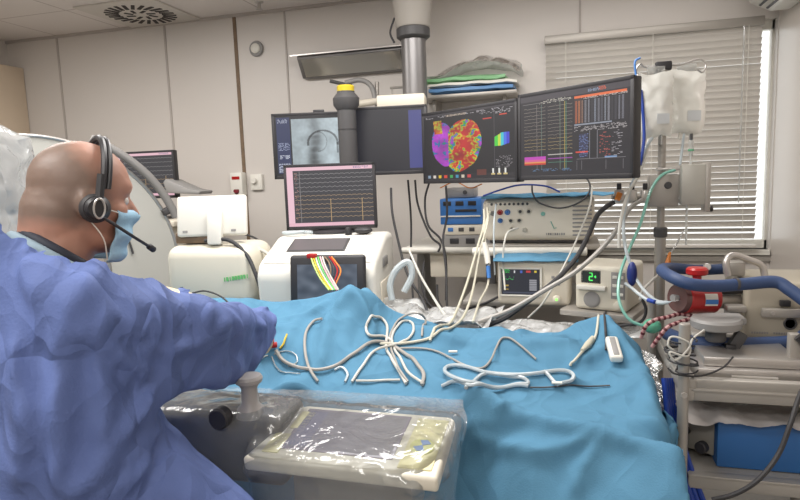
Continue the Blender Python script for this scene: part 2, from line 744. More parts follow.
def crease(v, f, lines, depth_of, crumple=.006, sc=7.0, seed=0.0):
    """raise sharp folds along polylines lying on the cloth, plus a fine crumple"""
    n = vnormals(v, f)
    d_ = np.zeros(len(v))
    tree = BVHTree.FromPolygons([Vector(p) for p in v], [tuple(t) for t in f])
    for pts, h, wd in lines:
        w3 = []
        for q in pts:
            hit = tree.ray_cast(_O, ray(*q).normalized())
            w3.append(np.array(hit[0]) if hit[0] is not None else np.array(P(q[0], q[1], depth_of)))
        n_ = len(w3) - 1
        for i in range(n_):
            a_, b_ = w3[i], w3[i + 1]
            t_ = np.clip(((v - a_) @ (b_ - a_)) / max((b_ - a_) @ (b_ - a_), 1e-9), 0, 1)
            dist = np.linalg.norm(v - a_ - t_[:, None] * (b_ - a_), axis=1)
            along = (i + t_) / n_
            prof_ = np.clip(1 - dist / (wd * (.5 + .8 * np.sin(along * PI))), 0, 1)
            val = 1.9 * h * prof_ ** 1.6 * np.minimum(1, 3 * np.sin(np.clip(along, .03, .97) * PI))
            d_ = np.where(abs(val) > abs(d_), val, d_)
    if crumple:
        cr = np.array([abs(noise.noise(Vector((p[0] * sc + seed, p[1] * sc, p[2] * sc * .7)) + .6 * noise.noise_vector(Vector(p) * sc * .5))) +
                       .45 * abs(noise.noise(Vector((p[0] * sc * 2.3, p[1] * sc * 2.3 + seed, p[2] * sc * 1.7)))) for p in v.tolist()])
        d_ += crumple * (cr - .3) * 2
    return v + n * d_[:, None]


#@@STRUCTURE
# ================================================================== the room
def quadbox(x0, x1, y0, y1, z0, z1, mb=None):
    mb = mb or MB()
    return mb.box(((x0 + x1) / 2, (y0 + y1) / 2, (z0 + z1) / 2), (x1 - x0, y1 - y0, z1 - z0))


wallm = mat('wall_panel', (208, 202, 196), 0.38, var=0.025, vscale=2.0, bump=0.03, bscale=60)
wallr = mat('glossy_wall_panel', (206, 198, 190), 0.28, var=0.03, vscale=1.5)
floorm = mat('vinyl_floor', (150, 148, 144), 0.35, var=0.08, vscale=8)

cm = bpy.data.materials.new('ceiling_tiles')
cm.use_nodes = True
_nt = cm.node_tree
_b = _nt.nodes['Principled BSDF']
_tc = _nt.nodes.new('ShaderNodeTexCoord')
_br = _nt.nodes.new('ShaderNodeTexBrick')
_br.offset = 0.0
_br.inputs['Color1'].default_value = lin((226, 219, 214)) + (1,)
_br.inputs['Color2'].default_value = lin((222, 215, 210)) + (1,)
_br.inputs['Mortar'].default_value = lin((186, 176, 170)) + (1,)
_br.inputs['Scale'].default_value = 1.0
_br.inputs['Mortar Size'].default_value = 0.006
_br.inputs['Brick Width'].default_value = 0.6
_br.inputs['Row Height'].default_value = 0.6
_mp = _nt.nodes.new('ShaderNodeMapping')
_mp.inputs['Location'].default_value = (0.25, 0.12, 0)
_nt.links.new(_tc.outputs['Object'], _mp.inputs[0])
_nt.links.new(_mp.outputs[0], _br.inputs['Vector'])
_nt.links.new(_br.outputs[0], _b.inputs['Base Color'])
_b.inputs['Roughness'].default_value = 0.6

struct('floor', quadbox(XL - .1, XR + .1, YF - .1, YW + .1, -0.1, 0), floorm)
struct('ceiling', quadbox(XL - .1, XR + .1, YF - .1, YW + .1, CEIL, CEIL + .1), cm)
wx0, wx1 = AY(548, 140).x, XR - 0.004
wz0, wz1 = AY(755, 246).z - 0.02, AY(765, 22).z + 0.02
WZ0, WZ1 = wz0, wz1
mbw = MB()
quadbox(XL - .1, wx0, YW, YW + .12, 0, CEIL, mbw)
quadbox(wx1, XR + .1, YW, YW + .12, 0, CEIL, mbw)
quadbox(wx0, wx1, YW, YW + .12, 0, wz0, mbw)
quadbox(wx0, wx1, YW, YW + .12, wz1, CEIL, mbw)
struct('wall_back', mbw, wallm)
struct('wall_right', quadbox(XR, XR + .1, YF, YW, 0, CEIL), wallr)
struct('wall_left', quadbox(XL - .1, XL, YF, YW, 0, CEIL), wallm)
struct('wall_front', quadbox(XL, XR, YF - .1, YF, 0, CEIL), wallm)

fr = MB()
for (a, b, c, d) in ((wx0, wx0 + .05, wz0, wz1), (wx1 - .012, wx1, wz0, wz1), (wx0, wx1, wz0, wz0 + .05), (wx0, wx1, wz1 - .05, wz1)):
    quadbox(a, b, YW + .06, YW + .11, c, d, fr)
wf = struct('window_1', fr, M['white'])
struct('window_pane', quadbox(wx0, wx1, YW + .08, YW + .088, wz0, wz1), M['outside_glass'], wf)
sl = struct('window_sill', quadbox(wx0, wx1 - .004, YW - .03, YW + .06, wz0 - .03, wz0), M['white'], wf)

# panel joints of the wall
k = 1
for x_, w_, mm in ((AY(59, 60).x, .016, M['seam']), (AY(167, 60).x, .016, M['seam']), (AY(237, 60).x, .026, M['brown']),
                   (AY(287, 60).x, .012, M['seam']), (AY(580, 10).x, .012, M['seam'])):
    z0 = WZ1 + .02 if x_ > wx0 else 0.0
    struct('trim_%d' % k, quadbox(x_ - w_ / 2, x_ + w_ / 2, YW - .006, YW, z0, CEIL), mm)
    k += 1
struct('trim_%d' % k, quadbox(XL, XR, YW - .012, YW, CEIL - .02, CEIL), M['seam'])
struct('baseboard_back', quadbox(XL, XR, YW - .015, YW, 0, .1), M['grey'])
k += 1
zz = AY(640, 250).z
struct('trim_%d' % k, quadbox(wx0 - .3, XR, YW - .02, YW, wz0 - .07, wz0 - .04), M['alu'])

# ------------------------------------------------------------------ venetian blind
bl = thing('venetian_blind', 'grey aluminium venetian blind covering the window behind the infusion bags', 'blind', (0, 0, 0))
bx0, bx1 = wx0 - .015, AY(757, 130).x
zt, zb = AY(762, 27).z, AY(755, 243).z
MB().box(((bx0 + bx1) / 2, YW - .05, zt + .022), (bx1 - bx0, .06, .05), .004).build('head_rail', M['alu'], bl)
MB().box(((bx0 + bx1) / 2, YW - .05, zb - .01), (bx1 - bx0, .05, .018), .004).build('bottom_rail', M['slat'], bl)
sm = MB()
pitch = .036
nsl = int((zt - zb) / pitch)
rr = random.Random(3)
for i in range(nsl):
    z = zt - .01 - i * pitch
    th = math.radians(57 if i > 6 else 50) + rr.uniform(-.03, .03)
    if i in (27, 28, 32):
        th -= .35
    hw = .0205
    sag = .004
    prev = None
    for s_ in (-1, -.4, .4, 1):
        y = YW - .05 - math.cos(th) * hw * s_
        zz_ = z + math.sin(th) * hw * s_ + (.003 if abs(s_) < .5 else 0)
        row = (sm.bm.verts.new((bx0 + .005, y, zz_)), sm.bm.verts.new((bx1 - .005, y, zz_)))
        if prev:
            sm.bm.faces.new((prev[0], prev[1], row[1], row[0]))
        prev = row
so = sm.build('blind_slats', M['slat'], bl, recalc=False)
for px_ in (566, 650, 742):
    x_ = AY(px_, 120).x
    MB().cyl((x_, YW - .082, zt), (x_, YW - .082, zb), .0015, seg=6).build('ladder_cord', M['white'], bl)
MB().cyl((AY(737, 120).x, YW - .09, zt), (AY(737, 120).x, YW - .09, zt - 1.0), .004, seg=8).build('tilt_wand', M['clear'], bl)

# ------------------------------------------------------------------ air conditioner on the right wall
acx = XR
acy0, acy1 = 3.0, 3.82
aczb = 2.50
prof = [(acx - .002, aczb + .0), (acx - .10, aczb), (acx - .20, aczb + .05), (acx - .225, aczb + .12), (acx - .225, aczb + .24), (acx - .002, aczb + .26)]
ac = thing('air_conditioner', 'white split air conditioner high on the right wall', 'air conditioner', (0, 0, 0))
MB().prism(prof, 'y', acy0, acy1, .008).build('housing', M['white'], ac)
for t_ in (.25, .6):
    x_ = acx - .10 - .10 * t_
    z_ = aczb + .05 * t_ - .004
    MB().box((x_, (acy0 + acy1) / 2, z_), (.012, acy1 - acy0 - .08, .004), 0, rot=Matrix.Rotation(.46, 3, 'Y')).build('air_louver', M['dgrey'], ac)

# ------------------------------------------------------------------ round ceiling diffuser
c_ = AZ(141, 13, CEIL)
vd = thing('ceiling_vent', 'square white ceiling vent with a round swirl of dark slots', 'vent', (c_.x, c_.y, CEIL))
MB().box((0, 0, -.006), (.595, .595, .012), .004).build('vent_plate', mat('vent_white', (206, 200, 192), .5), vd)
sb = MB()
for ring, (n_, r0, r1) in enumerate(((8, .05, .11), (24, .14, .235))):
    for i in range(n_):
        a_ = 2 * PI * (i + .5 * ring) / n_
        rm = (r0 + r1) / 2
        sb.box((rm * math.cos(a_), rm * math.sin(a_), -.0135), (r1 - r0, .024 if ring else .02, .004), 0, rot=a_ + .28)
sb.build('vent_slots', mat('slot_dark', (62, 58, 56), .8), vd, smooth=False)

c_ = AZ(259, 2, CEIL)
sp = thing('sprinkler_head', 'small chrome sprinkler head hanging from the ceiling', 'sprinkler', (c_.x, c_.y, CEIL))
MB().lathe((0, 0, 0), [(.03, 0), (.028, -.006), (.012, -.012), (.012, -.045)], 20).build('sprinkler_body', M['steel'], sp)
MB().lathe((0, 0, -.05), [(.004, .01), (.022, .004), (.022, 0), (.004, -.004)], 20).build('deflector', M['steel'], sp)

c_ = AY(257, 49)
wl = thing('call_lamp', 'small round white call lamp on the wall panel near the ceiling', 'lamp', (c_.x, YW, c_.z))
MB().lathe((0, 0, 0), [(.052, 0), (.055, -.01), (.05, -.02), (.036, -.022)], 32, 'y').build('ring', M['grey'], wl)
MB().lathe((0, 0, 0), [(.034, -.018), (.034, -.03), (.024, -.038), (.004, -.04)], 32, 'y').build('dome', M['white'], wl)

# socket and dispenser on the wall
c_ = AY(258, 182)
so = thing('wall_socket', 'white wall socket box beside the dispenser with a red label', 'socket', (c_.x, YW, c_.z))
MB().box((0, -.015, 0), (.095, .03, .115), .006).build('back_box', M['white'], so)
MB().cyl((-.012, -.03, .01), (-.012, -.055, .01), .022, bev=.003).build('plug', M['white'], so)
c_ = AY(241, 184)
so = thing('wall_dispenser', 'white wall dispenser with a red label and a dark spout', 'dispenser', (c_.x, YW, c_.z))
MB().box((0, -.035, 0), (.10, .07, .17), .01).build('housing', M['white'], so)
MB().box((0, -.071, .045), (.062, .003, .022), 0).build('red_label', M['red'], so)
MB().cyl((0, -.075, -.045), (0, -.03, -.075), .022).build('spout', M['darkred'], so)
# low box right beside the panels
c_ = AY(8, 100)
cb = thing('wall_cabinet', 'beige wall cabinet at the left edge behind the draped detector', 'cabinet', (XL - .03, YW - .17, 0))
zc0, zc1 = AY(8, 132).z, AY(8, 70).z
MB().box((0, 0, (zc0 + zc1) / 2 - .35), (.36, .33, zc1 - zc0 + .7), .008).build('carcass', mat('beige_laminate', (206, 188, 166), .45), cb)
MB().box((0, -.172, (zc0 + zc1) / 2 - .35), (.35, .016, zc1 - zc0 + .69), .004).build('door', mat('beige_door', (212, 194, 172), .4), cb)

# ------------------------------------------------------------------ wall mounted film viewer
cl_, cr_ = AY(297, 62, 3.87), AY(403, 55, 3.87)
fv = thing('film_viewer', 'long mirror-faced lamp bar fixed to the wall above the screens', 'wall lamp', ((cl_.x + cr_.x) / 2, YW, (cl_.z + cr_.z) / 2))
L_ = (cr_.x - cl_.x)
MB().prism([(0, .075), (-.10, .06), (-.13, .045), (-.13, .03), (-.05, -.09), (0, -.09)], 'x', -L_ / 2, L_ / 2, .004).build('housing', M['column'], fv)
MB().prism([(-.133, .022), (-.128, .024), (-.055, -.08), (-.06, -.084)], 'x', -L_ / 2 + .03, L_ / 2 - .02).build('mirror_face', mat('mirror', (214, 212, 208), .12, .9), fv, smooth=False)
MB().prism([(-.1, .066), (-.165, .05), (-.165, .042), (-.1, .056)], 'x', -L_ / 2 - .04, L_ / 2 + .02).build('top_lip', M['steel'], fv, smooth=False)

#@@OBJECTS
# ================================================================== operating table and its drape
TX0, TX1, TY0, TY1, TZ = -2.45, .24, 1.60, 2.22, 1.02
tb = thing('operating_table', 'grey operating table hidden under the big blue drape', 'table', ((TX0 + TX1) / 2, (TY0 + TY1) / 2, 0))
tw, td = TX1 - TX0, TY1 - TY0
MB().box((0, 0, TZ - .075), (tw, td, .05), .015).build('table_top', M['grey'], tb)
MB().box((0, 0, TZ - .03), (tw - .02, td - .02, .05), .02, 3).build('mattress', M['black'], tb)
MB().box((-.9, 0, .5), (.34, .34, .8), .03).box((-.9, 0, .05), (.8, .5, .1), .03).build('pedestal', M['cream'], tb)
MB().box((.1, -td / 2 - .022, TZ - .085), (2.3, .012, .03), .002).build('side_rail', M['steel'], tb)


# what lies under the drape: (x, y, top height, slope) cones and (polyline, height, half width) ridges
def seg_d(x, a, b):
    a, b = np.array(a[:2]), np.array(b[:2])
    ab = b - a
    t = np.clip(((x - a) @ ab) / max(ab @ ab, 1e-9), 0, 1)
    return np.linalg.norm(x - (a + t[:, None] * ab), axis=1), t


LUMPS = [  # a, b, height at a, height at b, half width at a, at b
    ((-2.1, 1.93), (-1.25, 1.93), .22, .22, .30, .28), ((-1.35, 1.93), (-.85, 1.93), .19, .13, .26, .22),
    ((-.95, 1.82), (-.05, 1.80), .085, .05, .13, .10), ((-.95, 2.04), (.0, 2.08), .14, .085, .16, .13)]
FOLDS = []
for pts, h, wd in (([(350, 283), (322, 335), (300, 372)], (.28, .09, .03), .05), ([(350, 283), (385, 308), (440, 322)], (.28, .17, .10), .06),
                   ([(350, 283), (352, 330), (345, 372)], (.28, .10, .02), .035), ([(350, 283), (312, 296), (250, 302)], (.28, .22, .19), .07),
                   ([(365, 287), (390, 330), (430, 345)], (.25, .10, .05), .04), ([(280, 384), (350, 392), (440, 400)], (.05, .05, .03), .035),
                   ([(608, 313), (585, 350), (560, 372)], (.165, .03, .0), .04), ([(608, 313), (640, 365), (658, 420)], (.165, .045, .0), .05),
                   ([(608, 313), (560, 331), (470, 330)], (.165, .08, .06), .05), ([(400, 365), (470, 352), (560, 362)], (.02, .035, .0), .05),
                   ([(425, 374), (510, 401), (655, 432)], (.06, .07, .065), .018), ([(520, 352), (600, 372), (645, 385)], (.0, .035, .03), .04), ([(430, 345), (480, 365), (560, 395)], (.03, .03, .0), .03)):
    w3 = [AZ(q[0], q[1], TZ + hh) for q, hh in zip(pts, h)]
    for i in range(2):
        FOLDS.append((w3[i], w3[i + 1], h[i], h[i + 1], wd))


def support(xy):
    H = np.zeros(len(xy))
    for a, b, ha, hb, wa, wb in LUMPS:
        d, t = seg_d(xy, a, b)
        wd = wa + (wb - wa) * t
        H = np.maximum(H, (ha + (hb - ha) * t) * np.sqrt(np.clip(1 - (d / wd) ** 2, 0, 1)))
    for a, b, ha, hb, wd in FOLDS:
        d, t = seg_d(xy, a, b)
        hh = ha + (hb - ha) * t
        H = np.maximum(H, hh - d * np.maximum(hh, .03) / (wd + hh * .55))
    rx, ry = xy[:, 0], xy[:, 1]
    rid = 1 - np.abs(np.sin(rx * 9.3 + ry * 6.1 + 1.7 * np.sin(ry * 5.2 + rx * 2.1)))
    rid2 = 1 - np.abs(np.sin(rx * 5.1 - ry * 11.7 + 2.1 * np.sin(rx * 4.4)))
    H += .016 * np.clip(rid - .55, 0, 1) / .45 + .013 * np.clip(rid2 - .5, 0, 1) / .5
    return H


def table_collide(x, film=False):
    x = box_push(x, ((TX0 + TX1) / 2, (TY0 + TY1) / 2, TZ - .04), (tw / 2 + .02, td / 2 + .04, .05), .03)
    ins = (x[:, 0] > TX0 - .1) & (x[:, 0] < TX1 + .01) & (x[:, 1] > TY0 - .015) & (x[:, 1] < TY1 + .03)
    h = TZ + support(x[ins, :2])
    x[ins, 2] = np.maximum(x[ins, 2], h)
    # near foot corner: the cloth falls over an arm board that slopes outwards
    cr = 1.70 - .24 * np.clip((x[:, 0] + .38) / .62, 0, 1)
    tx = np.clip((x[:, 0] + .42) / .25, 0, 1)
    i2 = (x[:, 1] < cr) & (x[:, 1] > 1.12) & (x[:, 0] > -.42) & (x[:, 0] < TX1 + .02)
    u_ = x[:, 0] * 1.0 + x[:, 1] * .55
    pl = .016 * np.sin(u_ * 21) + .010 * np.sin(u_ * 43 + 1.0)
    h2 = TZ + .03 - (1.25 + (1 - tx) * 4) * (cr - x[:, 1]) + pl * np.clip((cr - x[:, 1]) * 8, 0, 1)
    x[i2, 2] = np.maximum(x[i2, 2], h2[i2])
    x[:, 2] = np.maximum(x[:, 2], .02)
    return x


NX, NY = 150, 112
DX0, DX1, DY0, DY1 = -2.44, .66, .96, 2.56
rr = random.Random(11)


def dfn(u, v):
    x = DX0 + (DX1 - DX0) * u
    y = DY0 + (DY1 - DY0) * v
    z = 1.40 + .035 * noise.noise(Vector((x * 5, y * 5, 3.1))) + .05 * noise.noise(Vector((x * 1.6 + y * 2, y * 1.3, 7.7)))
    return (x, y, z)


dx, dE, dR, dB, dRB, dF = grid_cloth(NX, NY, dfn, 1.06)
pinl = np.where(dx[:, 0] < DX0 + .01)[0]
dx = simulate(dx, dE, dR, dB, dRB, table_collide, 230, 8, damp=.985, kb=.05, fric=.8)
dn_ = vnormals(dx, [tuple(q) for q in dF])
if dn_[:, 2].mean() < 0:
    dF = dF[:, ::-1]
dfl = [([(352, 284), (330, 320), (318, 372)], .022, .03), ([(352, 284), (372, 330), (372, 376)], .018, .03), ([(300, 318), (285, 345), (262, 360)], .015, .03),
       ([(395, 300), (420, 330), (470, 345)], .014, .03), ([(430, 378), (500, 406), (590, 428), (662, 452)], .022, .028), ([(445, 398), (480, 440), (540, 452), (600, 436)], .016, .03),
       ([(600, 440), (585, 470), (570, 499)], .014, .025), ([(608, 316), (600, 350), (565, 372)], .014, .025), ([(615, 330), (645, 385), (662, 440)], .014, .03),
       ([(640, 350), (600, 380), (520, 380)], .010, .03), ([(250, 312), (300, 318), (330, 300)], .014, .03), ([(200, 308), (240, 318), (300, 330)], .012, .03),
       ([(480, 340), (540, 345), (590, 335)], .010, .025)]
dx = crease(dx, [tuple(q) for q in dF], dfl, 1.9, .009, 6.0)
drape = mesh_obj('surgical_drape', dx + 0, dF, M['drape'], subsurf=1)
tag(drape, 'large creased blue surgical drape spread over the operating table', 'drape')
_dv = [Vector(p) for p in dx]
DRAPE = BVHTree.FromPolygons(_dv, [tuple(int(q) for q in f_) for f_ in dF])
#@@NEXT
# ================================================================== the operator
PHI = math.radians(65)
FW = Vector((math.cos(PHI), math.sin(PHI), 0))
RT = Vector((math.sin(PHI), -math.cos(PHI), 0))
C7 = Vector((-1.03, .94, 1.56))
Sr = Vector((-.845, .87, 1.45))
Sl = Vector((-1.20, 1.03, 1.45))
Er = Vector((-.755, 1.12, 1.375))
Wr = P(250, 325, 1.60)
El = Vector((-1.26, 1.26, 1.30))
Wl = P(190, 303, 1.76)
Wl.x -= .01
PEL = Vector((-1.03, .92, .93))
HIPr = PEL + RT * .10
HIPl = PEL - RT * .10
KNr = Vector((-.70, 1.02, .94))
KNl = Vector((-1.02, 1.30, .70))
ANr = Vector((-.68, 1.02, .42))
ANl = Vector((-1.02, 1.22, .10))
HEADC = P(82, 199, 1.25)
HYAW = math.radians(57)
HM = Matrix.Translation(HEADC) @ Matrix.Rotation(HYAW, 4, 'Z') @ Matrix.Rotation(.10, 4, 'Y') @ Matrix.Scale(1.0, 4)


def rings(mb, rows, seg=36):
    """rows: (centre, lateral half width, depth half width) stacked into a closed trunk"""
    vs = []
    for c, a, b in rows:
        c = Vector(c)
        vs.append([mb.bm.verts.new(c + RT * (a * math.cos(2 * PI * k / seg)) + FW * (b * math.sin(2 * PI * k / seg))) for k in range(seg)])
    for A, B in zip(vs, vs[1:]):
        for k in range(seg):
            mb.bm.faces.new((A[k], A[(k + 1) % seg], B[(k + 1) % seg], B[k]))
    mb.bm.faces.new(vs[0])
    mb.bm.faces.new(vs[-1])


def limb(mb, pts, rad, seg=18):
    p2 = smooth_path(pts, 5)
    n = len(pts) - 1
    rr_ = []
    for i in range(len(p2)):
        t = i / (len(p2) - 1) * n
        j = min(int(t), n - 1)
        rr_.append(rad[j] + (rad[j + 1] - rad[j]) * (t - j))
    mb.tube(p2, 0, seg, True, rr_)
    mb.ell(pts[0], (rad[0],) * 3, sub=2)
    mb.ell(pts[-1], (rad[-1],) * 3, sub=2)


def hand(mb, wrist, d, nrm, side, grow=0.0, curl=.5, spread=.06):
    """palm, four unequal bent fingers and a thumb; d: direction of the hand, nrm: back of the hand, side=+1 thumb towards d x nrm"""
    d = d.normalized()
    nrm = (nrm - d * nrm.dot(d)).normalized()
    t = d.cross(nrm) * side
    R3 = Matrix((d, t, nrm)).transposed()
    mb.ell(wrist + d * .045, (.056 + grow, .041 + grow, .019 + grow), R3, 3)
    mb.tube([wrist - d * .03, wrist + d * .02, wrist + d * .05], .027 + grow, 12, True, [.027 + grow, .028 + grow, .022 + grow])
    for i, (off, ln) in enumerate(((.030, .072), (.010, .082), (-.010, .077), (-.029, .060))):
        b = wrist + d * .080 + t * off
        a = curl * (1 + .15 * i)
        dir_ = (d + t * (off * spread * 30)).normalized()
        pts = [b - dir_ * .02, b]
        ang = 0
        cur = b
        for seg_, fr_ in ((0, .42), (1, .32), (2, .26)):
            ang += a
            v = (dir_ * math.cos(ang) - nrm * math.sin(ang))
            cur = cur + v * ln * fr_
            pts.append(cur)
        mb.tube(pts, 0, 10, True, [.0095 + grow, .0098 + grow, .009 + grow, .0083 + grow, .0065 + grow])
        mb.ell(pts[-1], (.0072 + grow,) * 3, sub=1)
        for q in pts[1:-1]:
            mb.ell(q, (.0098 + grow,) * 3, sub=1)
    b = wrist + d * .022 + t * .028
    p2 = b + d * .030 + t * .024 - nrm * .010
    p3 = p2 + d * .030 + t * .004 - nrm * .016
    p4 = p3 + d * .022 - t * .008 - nrm * .010
    mb.tube([b - t * .01, b, p2, p3, p4], 0, 10, True, [.014 + grow, .015 + grow, .0125 + grow, .011 + grow, .008 + grow])
    mb.ell(p4, (.0088 + grow,) * 3, sub=1)
    mb.ell(p2, (.0125 + grow,) * 3, sub=1)


HD_R = (dict(d=(Wr - Er).normalized() + Vector((.1, 0.1, -.35)), nrm=Vector((.35, -.2, 1)), side=-1, curl=.55))
HD_L = (dict(d=Vector((.55, .55, -.28)), nrm=Vector((-.1, -.1, 1)), side=1, curl=.35))

person = thing('person', 'bald person in a blue surgical gown, headset and face mask reaching over the table', 'person', (PEL.x, PEL.y, 0))
INV = Matrix.Translation(Vector((-PEL.x, -PEL.y, 0)))
bd = MB()
rings(bd, [(PEL + Vector((0, 0, -.14)), .12, .09), (PEL + Vector((0, 0, -.05)), .175, .125), (Vector((-1.03, .925, 1.08)), .165, .125),
           (Vector((-1.03, .935, 1.22)), .175, .13), (Vector((-1.03, .94, 1.36)), .185, .125), (Vector((-1.03, .945, 1.45)), .17, .105), (C7 + Vector((0, .01, -.05)), .09, .08)])
limb(bd, [Sr, (Sr + Er) / 2, Er, (Er + Wr) / 2, Wr], [.065, .055, .044, .042, .029])
limb(bd, [Sl, (Sl + El) / 2, El, (El + Wl) / 2, Wl], [.065, .055, .044, .042, .029])
limb(bd, [HIPr, (HIPr + KNr) / 2, KNr, (KNr * .7 + ANr * .3), ANr], [.095, .085, .062, .06, .038])
limb(bd, [HIPl, (HIPl + KNl) / 2, KNl, (KNl * .7 + ANl * .3), ANl], [.095, .085, .062, .06, .038])
limb(bd, [C7 + Vector((.01, .01, -.08)), HM @ Vector((-.035, 0, -.08))], [.075, .066])
limb(bd, [HM @ Vector((-.055, 0, -.09)), HM @ Vector((-.045, 0, -.02))], [.062, .068])
hand(bd, Wr, **HD_R)
hand(bd, Wl, **HD_L)


def hell(c, r, rot=None, sub=3, mb=None):
    R3 = HM.to_3x3().normalized()
    if rot is not None:
        R3 = R3 @ rot
    (mb or bd).ell(HM @ Vector(c), [v for v in r], R3, sub)


hell((-.004, 0, .032), (.098, .079, .088))
hell((-.020, 0, .006), (.080, .076, .078))
hell((.018, 0, -.020), (.072, .067, .080))
hell((.030, 0, -.068), (.058, .055, .046))
hell((.062, 0, -.096), (.024, .027, .018))
hell((.060, 0, .030), (.038, .058, .026))
hell((.080, 0, -.052), (.019, .028, .018))
for s_ in (-1, 1):
    hell((.058, .030 * s_, .016), (.028, .024, .013))
    hell((.052, .040 * s_, -.022), (.028, .024, .022))
    hell((-.006, .077 * s_, -.012), (.022, .009, .033), Matrix.Rotation(.15, 3, 'Y'))
    hell((-.016, .082 * s_, -.008), (.012, .008, .026))
bd.tube([HM @ Vector(q) for q in ((.080, 0, .010), (.094, 0, -.010), (.106, 0, -.030), (.090, 0, -.040))], 0, 10, True, [.010, .012, .015, .012])
v_, f_ = remeshed(bd, .0065, 5, .5)
skin = mat('skin', (172, 128, 110), .5, bump=.12, bscale=90, var=.10, vscale=9, sss=.08)
# shaved scalp: grey stubble over the back and top of the head (belongs to the skin itself)
nt = skin.node_tree
bs = nt.nodes['Principled BSDF']
lk = [l for l in nt.links if l.to_socket == bs.inputs['Base Color']][0].from_socket
tc = nt.nodes.new('ShaderNodeTexCoord')
vm = nt.nodes.new('ShaderNodeVectorMath')
vm.operation = 'SUBTRACT'
hc = INV @ (HM @ Vector((-.045, 0, .022)))
vm.inputs[1].default_value = hc
vs_ = nt.nodes.new('ShaderNodeVectorMath')
vs_.operation = 'LENGTH'
nz = nt.nodes.new('ShaderNodeTexNoise')
nz.inputs['Scale'].default_value = 14
ad = nt.nodes.new('ShaderNodeMath')
ad.operation = 'MULTIPLY_ADD'
ad.inputs[1].default_value = .035
mr = nt.nodes.new('ShaderNodeMapRange')
mr.inputs['From Min'].default_value = .125
mr.inputs['From Max'].default_value = .106
mr.inputs['To Max'].default_value = .85
mx = nt.nodes.new('ShaderNodeMix')
mx.data_type = 'RGBA'
mx.inputs[7].default_value = lin((112, 98, 88)) + (1,)
nt.links.new(tc.outputs['Object'], vm.inputs[0])
nt.links.new(vm.outputs[0], vs_.inputs[0])
nt.links.new(tc.outputs['Object'], nz.inputs['Vector'])
nt.links.new(nz.outputs[0], ad.inputs[0])
nt.links.new(vs_.outputs['Value'], ad.inputs[2])
nt.links.new(ad.outputs[0], mr.inputs['Value'])
nt.links.new(mr.outputs[0], mx.inputs[0])
nt.links.new(lk, mx.inputs[6])
nt.links.new(mx.outputs[2], bs.inputs['Base Color'])
body = mesh_obj('body', v_ + np.array((-PEL.x, -PEL.y, 0)), f_, skin, person)


def pchild(name, mb, m, parent=None, **k):
    """world-space geometry as a part of the person"""
    bmesh.ops.transform(mb.bm, matrix=INV, verts=mb.bm.verts)
    return mb.build(name, m, parent or person, **k)


for s_ in (-1, 1):
    e = MB()
    e.ell(HM @ Vector((.071, .031 * s_, .000)), (.0125,) * 3, sub=2)
    pchild('eye', e, mat('eye_white', (210, 205, 200), .2))
    e = MB()
    e.tube([HM @ Vector(q) for q in ((.086, .016 * s_, .022), (.083, .030 * s_, .027), (.070, .046 * s_, .020))], .0035, 8)
    pchild('eyebrow', e, mat('brow_hair', (92, 72, 60), .8))
# gloves
for W_, hd in ((Wr, HD_R), (Wl, HD_L)):
    g = MB()
    hand(g, W_, grow=.0022, **hd)
    d_ = Vector(hd['d']).normalized()
    g.tube([W_ - d_ * .09, W_ - d_ * .02, W_ + d_ * .02], 0, 16, True, [.036, .033, .031])
    gv, gf = remeshed(g, .0045, 3, .5)
    mesh_obj('glove', gv + np.array((-PEL.x, -PEL.y, 0)), gf, M['glove'], person)
# clogs
for A_, kn in ((ANr, KNr), (ANl, KNl)):
    g = MB()
    d_ = FW if A_ is ANl else Vector((.6, .8, 0)).normalized()
    R3 = Matrix((d_, Vector((-d_.y, d_.x, 0)), Vector((0, 0, 1)))).transposed()
    z = A_.z - .055
    g.ell((A_.x + d_.x * .10, A_.y + d_.y * .10, z), (.13, .048, .045), R3, 3)
    g.ell((A_.x, A_.y, z + .02), (.055, .046, .06), R3, 3)
    pchild('clog', g, M['white'])
# stool
st = thing('tall_stool', 'tall steel stool with a black seat under the person in the gown', 'stool', (PEL.x, PEL.y, 0))
MB().lathe((0, 0, 0), [(.14, .745), (.165, .76), (.165, .785), (.14, .80)], 32).build('seat', M['black'], st)
MB().cyl((0, 0, .06), (0, 0, .75), .025).build('pole', M['steel'], st)
MB().tube([(.2 * math.cos(a_ * PI / 12), .2 * math.sin(a_ * PI / 12), .33) for a_ in range(24)], .01, 8, closed=True).build('foot_ring', M['steel'], st)
for q in range(5):
    a_ = q * 2 * PI / 5
    MB().cyl((0, 0, .08), (.27 * math.cos(a_), .27 * math.sin(a_), .03), .018).build('leg', M['steel'], st)

# ---- gown, simulated over the body
gb = MB()
ctr = lambda z: Vector((-1.03, .935, z))
limb(gb, [Vector((-.93, .965, 1.20)), KNr + Vector((-.03, 0, .02))], [.13, .115])
limb(gb, [HIPr + Vector((0, 0, .04)), KNr, KNr + Vector((.0, .0, -.3))], [.14, .13, .125])
rings(gb, [(Vector((-1.0, .99, .36)), .30, .30), (Vector((-.98, 1.0, .70)), .29, .29), (Vector((-.985, .99, .92)), .265, .265), (Vector((-1.00, .97, 1.04)), .235, .225),
           (ctr(1.15) + FW * .01, .215, .185), (ctr(1.28), .215, .172), (ctr(1.40), .222, .16), (ctr(1.48), .20, .135), (ctr(1.54) , .15, .12), (ctr(1.60), .10, .095), (ctr(1.66), .08, .075)])
gb.ell(C7 + Vector((-.05, -.06, .0)), (.125, .105, .115))
gb.ell(Sr + Vector((-.06, .02, .03)), (.115, .10, .085))
limb(gb, [Sr + Vector((-.02, 0, -.01)), Sr * .5 + Er * .5, Er + Vector((0, 0, -.015)), Er * .45 + Wr * .55 + Vector((0, 0, -.012)), Wr + (Wr - Er).normalized() * .085], [.084, .078, .073, .068, .058])
